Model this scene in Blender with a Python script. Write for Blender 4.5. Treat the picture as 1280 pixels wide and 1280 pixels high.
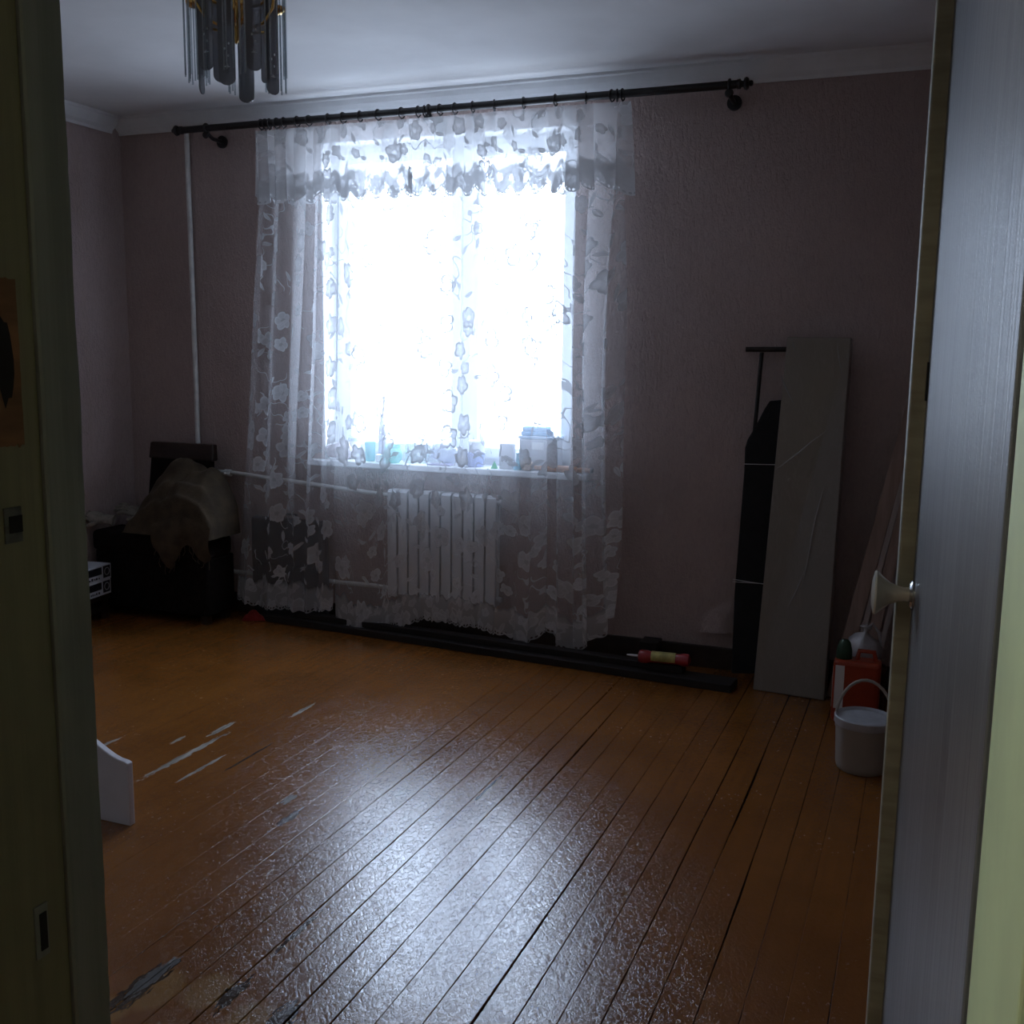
import bpy, bmesh, math, random
import numpy as np
from mathutils import Vector, Matrix, noise as mnoise
random.seed(7)
for o in list(bpy.data.objects): bpy.data.objects.remove(o, do_unlink=True)
SC = bpy.context.scene
COL = SC.collection
PI = math.pi

# ------------------------------------------------------------------ camera
F_PX, YAW, PITCH, ROLL = 1299.48, 0.379064, 0.151058, 0.0122385
CAM = np.array([0.0, 0.0, 1.45])
def cam_axes():
    fw = np.array([-math.sin(YAW)*math.cos(PITCH), math.cos(YAW)*math.cos(PITCH), -math.sin(PITCH)])
    r = np.array([math.cos(YAW), math.sin(YAW), 0.0]); u = np.cross(r, fw)
    c, s = math.cos(ROLL), math.sin(ROLL)
    return c*r+s*u, -s*r+c*u, fw
AX_R, AX_U, AX_F = cam_axes()
cd = bpy.data.cameras.new('camera'); cam = bpy.data.objects.new('camera', cd); COL.objects.link(cam)
cd.sensor_fit = 'HORIZONTAL'; cd.sensor_width = 36; cd.lens = F_PX/1280*36; cd.clip_start = 0.02; cd.clip_end = 200
m = Matrix.Identity(4)
for i in range(3):
    m[i][0], m[i][1], m[i][2], m[i][3] = AX_R[i], AX_U[i], -AX_F[i], CAM[i]
cam.matrix_world = m
SC.camera = cam
def at(px, py, X=None, Y=None, Z=None):
    """surveying helper: the point of the plane X=, Y= or Z= seen at a pixel of the 1280 frame"""
    d = AX_R*((px-640)/F_PX) + AX_U*((640-py)/F_PX) + AX_F
    t = (X-CAM[0])/d[0] if X is not None else (Y-CAM[1])/d[1] if Y is not None else (Z-CAM[2])/d[2]
    return Vector(CAM + d*t)

# ------------------------------------------------------------------ world: bright overcast sky
SKY = 13.5
w = bpy.data.worlds.new('overcast_sky'); SC.world = w; w.use_nodes = True
nt = w.node_tree; nt.nodes.clear()
out = nt.nodes.new('ShaderNodeOutputWorld'); bg = nt.nodes.new('ShaderNodeBackground')
tc = nt.nodes.new('ShaderNodeTexCoord'); sep = nt.nodes.new('ShaderNodeSeparateXYZ')
mr = nt.nodes.new('ShaderNodeMapRange'); mr.interpolation_type = 'SMOOTHSTEP'
mr.inputs[1].default_value = -0.12; mr.inputs[2].default_value = 0.12
mx = nt.nodes.new('ShaderNodeMix'); mx.data_type = 'RGBA'
mx.inputs[6].default_value = (0.46, 0.54, 0.68, 1); mx.inputs[7].default_value = (0.73, 0.89, 1.18, 1)
nt.links.new(tc.outputs['Generated'], sep.inputs[0]); nt.links.new(sep.outputs[2], mr.inputs[0])
nt.links.new(mr.outputs[0], mx.inputs[0]); nt.links.new(mx.outputs[2], bg.inputs[0])
bg.inputs[1].default_value = SKY; nt.links.new(bg.outputs[0], out.inputs[0])
# light portal in the window opening (sampling aid for the sky only)
ld = bpy.data.lights.new('window_portal', 'AREA'); ld.shape = 'RECTANGLE'; ld.size = 1.34; ld.size_y = 1.6
ld.cycles.is_portal = True
lo = bpy.data.objects.new('window_portal', ld); COL.objects.link(lo)
lo.location = (-2.28, 5.0, 1.70); lo.rotation_euler = (math.radians(-90), 0, 0)

SC.view_settings.view_transform = 'Standard'; SC.view_settings.look = 'None'
SC.view_settings.exposure = 0.0; SC.view_settings.gamma = 1.0; SC.view_settings.use_curve_mapping = False
SC.cycles.transparent_max_bounces = 32
SC.cycles.max_bounces = 8; SC.cycles.diffuse_bounces = 3; SC.cycles.glossy_bounces = 3
SC.cycles.caustics_reflective = False; SC.cycles.caustics_refractive = False

# ------------------------------------------------------------------ shader helpers
class S:
    def __init__(s, t, k): s.t, s.k = t, k
    def _m(s, op, *a):
        n = s.t.nodes.new('ShaderNodeMath'); n.operation = op
        for i, x in enumerate((s,)+a):
            if isinstance(x, S): s.t.links.new(x.k, n.inputs[i])
            else: n.inputs[i].default_value = x
        return S(s.t, n.outputs[0])
    def __add__(s, o): return s._m('ADD', o)
    __radd__ = __add__
    def __mul__(s, o): return s._m('MULTIPLY', o)
    __rmul__ = __mul__
    def __sub__(s, o): return s._m('SUBTRACT', o)
    def __rsub__(s, o): return (s*-1.0)+o
    def __truediv__(s, o): return s._m('DIVIDE', o)
    def lt(s, o): return s._m('LESS_THAN', o)
    def gt(s, o): return s._m('GREATER_THAN', o)
    def abs(s): return s._m('ABSOLUTE')
    def cos(s): return s._m('COSINE')
    def sin(s): return s._m('SINE')
    def sqrt(s): return s._m('SQRT')
    def frac(s): return s._m('FRACT')
    def max(s, o): return s._m('MAXIMUM', o)
    def min(s, o): return s._m('MINIMUM', o)
    def atan2(s, o): return s._m('ARCTAN2', o)
    def ss(s, a, b, c=0.0, d=1.0):
        n = s.t.nodes.new('ShaderNodeMapRange'); n.interpolation_type = 'SMOOTHSTEP'
        s.t.links.new(s.k, n.inputs[0])
        for i, x in enumerate((a, b, c, d)): n.inputs[i+1].default_value = x
        return S(s.t, n.outputs[0])
def xyz(t, vec):
    n = t.nodes.new('ShaderNodeSeparateXYZ'); t.links.new(vec, n.inputs[0])
    return [S(t, n.outputs[i]) for i in range(3)]
def comb(t, x, y, z=0.0):
    n = t.nodes.new('ShaderNodeCombineXYZ')
    for i, q in enumerate((x, y, z)):
        if isinstance(q, S): t.links.new(q.k, n.inputs[i])
        else: n.inputs[i].default_value = q
    return n.outputs[0]
def tcoord(t, kind='Object'):
    return t.nodes.new('ShaderNodeTexCoord').outputs[kind]
def nz(t, vec, scale, detail=3, rough=.55, dist=0.0):
    n = t.nodes.new('ShaderNodeTexNoise'); n.inputs['Scale'].default_value = scale
    n.inputs['Detail'].default_value = detail; n.inputs['Roughness'].default_value = rough
    n.inputs['Distortion'].default_value = dist
    t.links.new(vec, n.inputs['Vector']); return S(t, n.outputs['Fac'])
def stretch(t, vec, s):
    n = t.nodes.new('ShaderNodeVectorMath'); n.operation = 'MULTIPLY'
    t.links.new(vec, n.inputs[0]); n.inputs[1].default_value = s; return n.outputs[0]
def mixc(t, fac, a, b):
    n = t.nodes.new('ShaderNodeMix'); n.data_type = 'RGBA'
    t.links.new(fac.k, n.inputs[0])
    for i, c in ((6, a), (7, b)):
        if isinstance(c, tuple): n.inputs[i].default_value = c if len(c) == 4 else (*c, 1)
        else: t.links.new(c, n.inputs[i])
    return n.outputs[2]
def bumpn(t, h, strength, dist=0.002):
    n = t.nodes.new('ShaderNodeBump'); n.inputs['Strength'].default_value = strength
    n.inputs['Distance'].default_value = dist; t.links.new(h.k, n.inputs['Height']); return n.outputs[0]
def new_mat(name):
    mt = bpy.data.materials.new(name); mt.use_nodes = True
    t = mt.node_tree; p = t.nodes['Principled BSDF']; return mt, t, p
def pm(name, col, rough=.6, var=.12, scale=12, bump=0.0, bscale=80, metal=0.0, coat=0.0, spec=.5, st=(1, 1, 1), emit=None):
    """plain procedural material: two octaves of tone, optional relief"""
    mt, t, p = new_mat(name)
    v = stretch(t, tcoord(t), st)
    f = nz(t, v, scale, 4).ss(.3, .7)
    a = tuple(max(0, c*(1-var)) for c in col); b = tuple(min(1, c*(1+var)) for c in col)
    t.links.new(mixc(t, f, a, b), p.inputs['Base Color'])
    p.inputs['Roughness'].default_value = rough; p.inputs['Metallic'].default_value = metal
    p.inputs['Specular IOR Level'].default_value = spec
    if coat: p.inputs['Coat Weight'].default_value = coat; p.inputs['Coat Roughness'].default_value = .15
    if bump: t.links.new(bumpn(t, nz(t, v, bscale, 3), bump), p.inputs['Normal'])
    if emit:
        p.inputs['Emission Color'].default_value = (*emit[0], 1); p.inputs['Emission Strength'].default_value = emit[1]
    return mt
def glassy(name, tint, gloss=.08, rough=.03, haze=0.0):
    """thin clear or tinted pane: see-through with a faint mirror and a little haze"""
    mt, t, p = new_mat(name); t.nodes.remove(p)
    tr = t.nodes.new('ShaderNodeBsdfTransparent'); gl = t.nodes.new('ShaderNodeBsdfGlossy')
    df = t.nodes.new('ShaderNodeBsdfDiffuse'); df.inputs[0].default_value = (*tint, 1)
    v = tcoord(t); f = nz(t, v, 9, 3)
    t.links.new(mixc(t, f, tuple(c*.94 for c in tint), tuple(min(1, c*1.03) for c in tint)), tr.inputs[0])
    gl.inputs['Roughness'].default_value = rough
    m1 = t.nodes.new('ShaderNodeMixShader'); m1.inputs[0].default_value = haze
    t.links.new(tr.outputs[0], m1.inputs[1]); t.links.new(df.outputs[0], m1.inputs[2])
    m2 = t.nodes.new('ShaderNodeMixShader'); m2.inputs[0].default_value = gloss
    t.links.new(m1.outputs[0], m2.inputs[1]); t.links.new(gl.outputs[0], m2.inputs[2])
    t.links.new(m2.outputs[0], t.nodes['Material Output'].inputs[0])
    return mt

# ------------------------------------------------------------------ mesh helpers
ORI = {}
class MB:
    def __init__(s): s.v, s.f, s.uv = [], [], []
    def add(s, vs, fs):
        b = len(s.v); s.v += [Vector(q) for q in vs]; s.f += [tuple(i+b for i in f) for f in fs]; return s
    def box(s, x0, x1, y0, y1, z0, z1):
        return s.add([(x0,y0,z0),(x1,y0,z0),(x1,y1,z0),(x0,y1,z0),(x0,y0,z1),(x1,y0,z1),(x1,y1,z1),(x0,y1,z1)],
                     [(3,2,1,0),(4,5,6,7),(0,1,5,4),(1,2,6,5),(2,3,7,6),(3,0,4,7)])
    def hexa(s, lo, hi):
        """eight corners: four low, four high, both anticlockwise seen from above"""
        return s.add(list(lo)+list(hi), [(3,2,1,0),(4,5,6,7),(0,1,5,4),(1,2,6,5),(2,3,7,6),(3,0,4,7)])
    def prism(s, poly, d):
        n = len(poly); d = Vector(d); a = [Vector(q) for q in poly]
        return s.add(a+[q+d for q in a], [tuple(reversed(range(n))), tuple(range(n, 2*n))]+[(i,(i+1)%n,(i+1)%n+n,i+n) for i in range(n)])
    def tube(s, pts, r, n=8, cap=True):
        pts = [Vector(q) for q in pts]; R = r if isinstance(r, (list, tuple)) else [r]*len(pts)
        b = len(s.v); up = None
        for i, q in enumerate(pts):
            d = (pts[min(i+1, len(pts)-1)]-pts[max(i-1, 0)]).normalized()
            if up is None: up = Vector((0,0,1)) if abs(d.z) < .9 else Vector((1,0,0))
            x = up.cross(d).normalized(); y = d.cross(x).normalized(); up = y
            for k in range(n):
                a = 2*PI*k/n; s.v.append(q+(x*math.cos(a)+y*math.sin(a))*R[i])
        for i in range(len(pts)-1):
            for k in range(n):
                s.f.append((b+i*n+k, b+i*n+(k+1)%n, b+(i+1)*n+(k+1)%n, b+(i+1)*n+k))
        if cap:
            s.f.append(tuple(reversed(range(b, b+n)))); e = b+(len(pts)-1)*n; s.f.append(tuple(range(e, e+n)))
        return s
    def lathe(s, prof, c, n=20, axis=(0,0,1), cap=True):
        ax = Vector(axis).normalized(); c = Vector(c)
        return s.tube_prof([c+ax*z for r, z in prof], [max(r, 1e-4) for r, z in prof], ax, n, cap)
    def tube_prof(s, pts, R, ax, n, cap):
        b = len(s.v); t = Vector((1,0,0)) if abs(ax.x) < .9 else Vector((0,1,0))
        x = t.cross(ax).normalized(); y = ax.cross(x).normalized()
        for q, r in zip(pts, R):
            for k in range(n):
                a = 2*PI*k/n; s.v.append(q+(x*math.cos(a)+y*math.sin(a))*r)
        for i in range(len(pts)-1):
            for k in range(n):
                s.f.append((b+i*n+k, b+i*n+(k+1)%n, b+(i+1)*n+(k+1)%n, b+(i+1)*n+k))
        if cap:
            s.f.append(tuple(reversed(range(b, b+n)))); e = b+(len(pts)-1)*n; s.f.append(tuple(range(e, e+n)))
        return s
    def torus(s, c, R, r, axis=(1,0,0), n=20, k=8):
        ax = Vector(axis).normalized(); t = Vector((0,0,1)) if abs(ax.z) < .9 else Vector((1,0,0))
        x = t.cross(ax).normalized(); y = ax.cross(x).normalized(); c = Vector(c); b = len(s.v)
        for i in range(n):
            a = 2*PI*i/n; d = x*math.cos(a)+y*math.sin(a)
            for j in range(k):
                e = 2*PI*j/k; s.v.append(c+d*(R+r*math.cos(e))+ax*(r*math.sin(e)))
        for i in range(n):
            for j in range(k):
                s.f.append((b+i*k+j, b+((i+1)%n)*k+j, b+((i+1)%n)*k+(j+1)%k, b+i*k+(j+1)%k))
        return s
    def ball(s, c, r, n=12, k=8):
        r = r if isinstance(r, (tuple, list)) else (r, r, r); c = Vector(c); b = len(s.v)
        for i in range(1, k):
            th = PI*i/k
            for j in range(n):
                a = 2*PI*j/n; s.v.append(c+Vector((r[0]*math.sin(th)*math.cos(a), r[1]*math.sin(th)*math.sin(a), -r[2]*math.cos(th))))
        lo = len(s.v); s.v.append(c-Vector((0,0,r[2]))); s.v.append(c+Vector((0,0,r[2])))
        for i in range(k-2):
            for j in range(n):
                s.f.append((b+i*n+j, b+i*n+(j+1)%n, b+(i+1)*n+(j+1)%n, b+(i+1)*n+j))
        for j in range(n):
            s.f.append((lo, b+(j+1)%n, b+j)); e = b+(k-2)*n; s.f.append((lo+1, e+j, e+(j+1)%n))
        return s
    def grid(s, fn, nu, nv, uvfn=None):
        b = len(s.v)
        for j in range(nv+1):
            for i in range(nu+1):
                s.v.append(Vector(fn(i/nu, j/nv)))
                if uvfn: s.uv.append(uvfn(i/nu, j/nv))
        for j in range(nv):
            for i in range(nu):
                a = b+j*(nu+1)+i; s.f.append((a, a+1, a+nu+2, a+nu+1))
        return s
    def xf(s, M): s.v = [M @ q for q in s.v]; return s
    def jitter(s, amp, freq, seed=0.0):
        for q in s.v:
            q += mnoise.noise_vector(q*freq+Vector((seed, seed*.7, seed*1.3)))*amp
        return s
    def build(s, name, mat, parent=None, origin=None, smooth=False, bevel=0.0, seg=2):
        o0 = ORI[parent.name] if parent is not None else Vector(origin if origin is not None else (0,0,0))
        me = bpy.data.meshes.new(name)
        me.from_pydata([tuple(q-o0) for q in s.v], [], s.f)
        if s.uv:
            ul = me.uv_layers.new(name='UVMap')
            for lp in me.loops: ul.data[lp.index].uv = s.uv[lp.vertex_index]
        bm = bmesh.new(); bm.from_mesh(me)
        if not s.uv: bmesh.ops.recalc_face_normals(bm, faces=bm.faces)
        if bevel:
            bmesh.ops.bevel(bm, geom=[e for e in bm.edges if len(e.link_faces) == 2 and e.calc_face_angle(0) > .5], offset=bevel, segments=seg, affect='EDGES', profile=.5)
        bm.to_mesh(me); bm.free()
        if smooth:
            for p in me.polygons: p.use_smooth = True
            if smooth != 'all': me.set_sharp_from_angle(angle=math.radians(40))
        me.materials.append(mat)
        o = bpy.data.objects.new(name, me); COL.objects.link(o)
        if parent is not None: o.parent = parent
        else: o.location = o0
        ORI[o.name] = o0
        return o
def tag(o, label, cat, group=None):
    o['label'] = label; o['category'] = cat
    if group: o['group'] = group
    return o
def thing(name, label, cat, loc, group=None):
    o = bpy.data.objects.new(name, None); COL.objects.link(o); o.location = loc; o.empty_display_size = .1
    ORI[o.name] = Vector(loc); return tag(o, label, cat, group)
def struct(o): o['kind'] = 'structure'; return o
def box(*a): return MB().box(*a)

# ------------------------------------------------------------------ room measures
YB, XL, XR, YF, ZC = 4.75, -4.25, 0.24, 0.92, 2.70
WX0, WX1, WZ0, WZ1 = -2.968, -1.59, 0.86, 2.50

# ------------------------------------------------------------------ setting materials
def wallpaper(name, col):
    mt, t, p = new_mat(name); v = tcoord(t)
    x, y, z = xyz(t, v)
    big = nz(t, v, 1.6, 3).ss(.25, .75)
    fine = nz(t, stretch(t, v, (70, 70, 28)), 1.0, 4, .6, .6)
    c = mixc(t, big, tuple(q*.9 for q in col), tuple(q*1.08 for q in col))
    c2 = mixc(t, fine.ss(.35, .75, 0, .35), c, tuple(q*.72 for q in col))
    t.links.new(c2, p.inputs['Base Color']); p.inputs['Roughness'].default_value = .62
    seam = ((x+y)/.53).frac().lt(.006)
    h = fine + nz(t, stretch(t, v, (160, 160, 90)), 1, 2)*.5 - seam*.8
    t.links.new(bumpn(t, h, 1.0, .008), p.inputs['Normal'])
    return mt
M_paper = wallpaper('mauve_relief_wallpaper', (.48, .37, .34))
M_ceil = pm('white_ceiling_paint', (.84, .84, .84), .8, .05, 2, .15, 60)
M_white = pm('white_trim_paint', (.80, .80, .80), .5, .05, 6)
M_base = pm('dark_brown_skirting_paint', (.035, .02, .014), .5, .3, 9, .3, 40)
M_reveal = pm('white_reveal_plaster', (.88, .89, .90), .6, .03, 6, .2, 50)
M_pvc = pm('white_pvc', (.82, .84, .86), .3, .03, 5)
M_glass = glassy('window_glass', (.97, .985, .985), .05, .02)

def floor_material():
    mt, t, p = new_mat('worn_brown_floor_enamel')
    g = t.nodes.new('ShaderNodeNewGeometry'); pos = g.outputs['Position']
    x, y, z = xyz(t, pos)
    oi = t.nodes.new('ShaderNodeObjectInfo'); rnd = S(t, oi.outputs['Random'])
    gr = nz(t, stretch(t, pos, (28, 2.2, 1)), 1.0, 4, .6)
    blot = nz(t, pos, 2.3, 4, .6)
    c = mixc(t, blot.ss(.3, .7), (.215, .077, .0155), (.285, .106, .023))
    c = mixc(t, (rnd*.12 + gr*.5).ss(.2, .6), c, (.195, .068, .0135))
    # thin worn scuffs: paint gone along the grain, silver-grey wood beneath
    wn = nz(t, stretch(t, pos, (60, 7, 1)), 1.0, 5, .65)
    d2 = nz(t, stretch(t, pos, (90, 22, 1)), 1.0, 3, .6)
    def gp(px, py): q = at(px, py, Z=0.0); return q.x, q.y
    chips = []; dark = []
    for px, py, hw, hl, dk in ((232, 944, .010, .24, 0), (277, 911, .009, .09, 0), (252, 960, .006, .13, 0), (222, 925, .006, .05, 0), (138, 928, .006, .06, 0),
        (362, 1022, .010, .065, 1), (361, 999, .010, .04, 0), (378, 888, .007, .10, 0), (308, 948, .004, .14, 1), (178, 1232, .022, .10, 1), (190, 1222, .012, .09, 0),
        (290, 1243, .014, .06, 1), (352, 1272, .020, .06, 1), (372, 1165, .006, .10, 1), (610, 985, .004, .10, 1), (205, 1215, .008, .05, 1)):
        (dark if dk else chips).append((*gp(px, py), hw, hl))
    msk = None
    for cx, cy, hw, hl in chips:
        dx = (x-cx)/(hw*1.5); dy = (y-cy)/hl
        r = (dx*dx+dy*dy).sqrt() + (d2-.5)*2.2
        k = 1.0-r.ss(.75, 1.05)
        msk = k if msk is None else msk.max(k)
    rim = None
    for cx, cy, hw, hl in dark:
        dx = (x-cx)/(hw*1.35); dy = (y-cy)/(hl*1.08)
        r = (dx*dx+dy*dy).sqrt() + (d2-.5)*2.2
        k = 1.0-r.ss(.85, 1.1); rim = k if rim is None else rim.max(k)
    # ochre rubbed patches near the threshold
    och = None
    for cx, cy, rr in ((*gp(190, 1238), .07), (*gp(262, 1240), .06), (*gp(310, 1272), .06), (*gp(140, 1262), .05)):
        dx = (x-cx)/rr; dy = (y-cy)/(rr*1.3); r = (dx*dx+dy*dy).sqrt()+(blot-.5)*1.2
        k = 1.0-r.ss(.6, 1.0); och = k if och is None else och.max(k)
    c = mixc(t, och*.6, c, (.36, .20, .06))
    wood = mixc(t, wn.ss(.35, .65), (.13, .11, .085), (.40, .36, .30))
    c = mixc(t, msk, c, wood)
    c = mixc(t, rim*.9, c, (.030, .020, .014))
    # dirt specks
    sp = nz(t, pos, 55, 3, .7).ss(.70, .76)
    c = mixc(t, sp*.7, c, (.04, .02, .01))
    t.links.new(c, p.inputs['Base Color'])
    wr = nz(t, pos, 3.0, 3, .6); mot = nz(t, stretch(t, pos, (70, 48, 1)), 1.0, 4, .7)
    rr = msk*.6 + mot.ss(.45, .68, 0, .16) + wr.ss(.35, .7)*.05 + .085
    t.links.new(rr.k, p.inputs['Roughness'])
    p.inputs['IOR'].default_value = 1.75
    vo = t.nodes.new('ShaderNodeTexVoronoi'); vo.feature = 'DISTANCE_TO_EDGE'; vo.inputs['Scale'].default_value = 1.0
    addv = t.nodes.new('ShaderNodeVectorMath'); addv.operation = 'ADD'
    t.links.new(stretch(t, pos, (60, 42, 1)), addv.inputs[0]); t.links.new(comb(t, mot*3.0, mot*-2.4), addv.inputs[1])
    t.links.new(addv.outputs[0], vo.inputs['Vector'])
    crack = S(t, vo.outputs['Distance']).ss(0, .20)
    h = mot*1.6 + nz(t, stretch(t, pos, (12, 4, 1)), 1.0, 2)*1.2 + crack*.35
    t.links.new(bumpn(t, h, .30, .0020), p.inputs['Normal'])
    return mt
M_floor = floor_material()
M_sub = pm('dark_subfloor_gap', (.012, .009, .007), .9, .3, 20)

# ------------------------------------------------------------------ floor with single planks
sub = struct(box(XL-.05, XR+.05, YF-.24, YB+.05, -.08, -.022).build('floor', M_sub))
edges = [XL]
xx = XL
rnd = random.Random(3)
while xx < XR-.05:
    xx += .0915*rnd.uniform(.94, 1.06); edges.append(min(xx, XR))
edges[-1] = XR
for i in range(len(edges)-1):
    a, b = edges[i], edges[i+1]
    mb = MB(); n = 90; zt = rnd.uniform(-.0003, .0003); sd = rnd.random()*50
    wide = rnd.choice([.0002, .0010, .0022, .0034, .0046]) if a > -1.75 else .0001; bd_ = .0010 if a > -1.75 else .0002
    y0, y1 = YF-.24, YB
    rows = []
    for j in range(n+1):
        yy = y0+(y1-y0)*j/n
        q = mnoise.noise(Vector((sd, yy*1.3, 0))); q2 = mnoise.noise(Vector((sd+9, yy*7, 3)))
        ga = max(.0001, wide*(.55+1.7*q)+(.0018 if a > -1.75 else .0006)*max(0, q2)+.0012*mnoise.noise(Vector((sd+2, yy*25, 1)))); gb = max(.0001, wide*.3*(.3+q)+.0010*max(0, mnoise.noise(Vector((sd+4, yy*9, 8)))))
        rows.append([(a+ga, yy, zt-.020), (a+ga, yy, zt-bd_), (a+ga+.0012, yy, zt), (b-gb-.0012, yy, zt), (b-gb, yy, zt-bd_), (b-gb, yy, zt-.020)])
    k = 6
    for r_ in rows: mb.v += [Vector(q) for q in r_]
    for j in range(n):
        for c_ in range(k-1):
            mb.f.append((j*k+c_, j*k+c_+1, (j+1)*k+c_+1, (j+1)*k+c_))
    mb.build('plank', M_floor, sub, smooth=False)

# ------------------------------------------------------------------ walls, ceiling, cornices
wb = MB()
wb.box(XL-.3, WX0, YB, YB+.32, -.05, ZC+.05); wb.box(WX1, XR+.3, YB, YB+.32, -.05, ZC+.05)
wb.box(WX0, WX1, YB, YB+.32, -.05, WZ0); wb.box(WX0, WX1, YB, YB+.32, WZ1, ZC+.05)
WB = struct(wb.build('wall_back', M_paper))
struct(box(XL-.2, XL, YF-.2, YB, -.05, ZC+.05).build('wall_left', M_paper))
struct(box(XR, XR+.2, YF, YB, -.05, ZC+.05).build('wall_right', M_paper))
DX0, DX1, DZ = -0.90, 0.066, 2.14       # clear door opening
wf = MB()
wf.box(XL-.2, DX0-.035, YF-.2, YF, -.05, ZC+.05); wf.box(DX1+.035, 1.4, YF-.2, YF, -.05, ZC+.05)
wf.box(DX0-.035, DX1+.035, YF-.2, YF, DZ+.035, ZC+.05)
M_hall = pm('pale_green_jamb_paint', (.56, .70, .42), .55, .08, 4, .2, 40)  # jamb green in its lit tone; the left jamb uses a shaded copy
M_hallw = pm('cream_hall_paint', (.52, .50, .46), .6, .08, 4, .2, 40)
struct(wf.build('wall_front', M_hallw))
struct(box(XL-.2, XR+.2, YF-.2, YB+.3, ZC, ZC+.12).build('ceiling', M_ceil))
def cornice(name, p0, p1, inward):
    """coved cornice swept between two ceiling corners"""
    prof = [(0, 0), (0, -.088), (.008, -.088), (.012, -.074), (.030, -.060), (.046, -.040), (.058, -.018), (.066, -.012), (.068, 0)]
    mb = MB(); a, b, n = Vector(p0), Vector(p1), Vector(inward)
    A = [a+n*d+Vector((0, 0, z)) for d, z in prof]
    mb.prism(A, b-a); return struct(mb.build(name, M_white))
cornice('trim_1', (XL, YB, ZC), (XR, YB, ZC), (0, -1, 0))
cornice('trim_2', (XL, YF, ZC), (XL, YB-.068, ZC), (1, 0, 0))
cornice('trim_3', (XR, YF, ZC), (XR, YB-.068, ZC), (-1, 0, 0))
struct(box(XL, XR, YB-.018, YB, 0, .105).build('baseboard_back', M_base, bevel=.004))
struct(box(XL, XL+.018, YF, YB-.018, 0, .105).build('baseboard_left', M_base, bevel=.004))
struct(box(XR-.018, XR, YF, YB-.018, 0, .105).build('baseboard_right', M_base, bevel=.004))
# loose lower edge of the wallpaper beside the dark board
def flap(u, v):
    q = at(868+52*u, 790-48*v*(.25+.75*u), Y=YB)
    return (q.x, YB-.004-.05*u*(1-v)*math.sin(PI*min(1, u*.9+.1)), q.z)
MB().grid(flap, 10, 8).build('peeling_wallpaper', M_paper, WB, smooth='all')

# ------------------------------------------------------------------ window
YW = 4.885
win = bpy.data.objects.new('window_1', None); COL.objects.link(win); win.location = (-2.28, YW, WZ0); ORI['window_1'] = Vector(win.location); struct(win)
box(WX0, WX0+.006, YB+.001, YW, WZ0, WZ1).build('window_reveal', M_reveal, win)
box(WX1-.006, WX1, YB+.001, YW, WZ0, WZ1).build('window_reveal', M_reveal, win)
box(WX0, WX1, YB+.001, YW, WZ1-.006, WZ1).build('window_reveal', M_reveal, win)
fr = MB(); fw_ = .055
fr.box(WX0, WX0+fw_, YW, YW+.07, WZ0, WZ1); fr.box(WX1-fw_, WX1, YW, YW+.07, WZ0, WZ1)
fr.box(WX0+fw_, WX1-fw_, YW, YW+.07, WZ0, WZ0+fw_+.02); fr.box(WX0+fw_, WX1-fw_, YW, YW+.07, WZ1-fw_, WZ1)
MXC = -2.207
fr.box(MXC-.035, MXC+.035, YW, YW+.07, WZ0+fw_+.02, WZ1-fw_)
fr.build('window_frame', M_pvc, win)
for a, b in ((WX0+fw_-.012, MXC-.022), (MXC+.022, WX1-fw_+.012)):
    z0, z1, sw = WZ0+fw_+.008, WZ1-fw_+.012, .052
    sm = MB(); sm.box(a, a+sw, YW-.018, YW+.05, z0, z1); sm.box(b-sw, b, YW-.018, YW+.05, z0, z1)
    sm.box(a+sw, b-sw, YW-.018, YW+.05, z0, z0+sw); sm.box(a+sw, b-sw, YW-.018, YW+.05, z1-sw, z1)
    sash = sm.build('sash', M_pvc, win)
    box(a+sw, b-sw, YW+.012, YW+.018, z0+sw, z1-sw).build('pane', M_glass, sash)
hd = MB().box(MXC+.034, MXC+.058, YW-.026, YW-.018, 1.50, 1.57); hd.tube([(MXC+.046, YW-.026, 1.535), (MXC+.046, YW-.055, 1.535), (MXC+.046, YW-.058, 1.43)], .009)
hd.build('handle', M_pvc, win, smooth=True)
SILL_Z = .886; SY0 = 4.695
sa, sb = at(383, 572, Y=SY0).x, at(733, 592, Y=SY0).x
box(sa, sb, SY0, YB, SILL_Z-.032, SILL_Z).build('window_sill', M_pvc, win, bevel=.006)
box(WX0+.001, WX1-.001, YB, YW, WZ0-.006, SILL_Z).build('window_sill', M_pvc, win)

# ------------------------------------------------------------------ doorway and open door
def streaky(name, a, b, rough, sx=60):
    mt, t, p = new_mat(name); v = tcoord(t)
    f = nz(t, stretch(t, v, (sx, sx, 1.2)), 1.0, 4, .6).ss(.3, .7); g = nz(t, v, 5, 3).ss(.35, .7)
    c = mixc(t, f, a, b); c = mixc(t, g*.4, c, tuple(q*.7 for q in a))
    t.links.new(c, p.inputs['Base Color']); p.inputs['Roughness'].default_value = rough
    t.links.new(bumpn(t, nz(t, stretch(t, v, (90, 90, 2)), 1, 3), .5, .002), p.inputs['Normal'])
    return mt
M_jamb_shade = streaky('shaded_green_jamb_paint', (.165, .155, .09), (.21, .20, .115), .5, 40)  # same green jamb paint, with the left side's shade put into its colour
M_grey = streaky('grey_green_gloss_paint', (.17, .182, .165), (.225, .24, .22), .45, 45)
M_door = streaky('grey_brushed_door_enamel', (.10, .105, .115), (.185, .195, .21), .35, 70)
M_bare = pm('bare_brown_wood', (.17, .08, .035), .7, .35, 6, .4, 30, st=(1, 1, 4))
M_black = pm('black_hole', (.006, .006, .006), .9, .2)
JY = .862
lj = MB().box(DX0-.035, DX0, YF-.32, JY, 0, DZ); lj = struct(lj.build('trim_4', M_jamb_shade))
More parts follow.
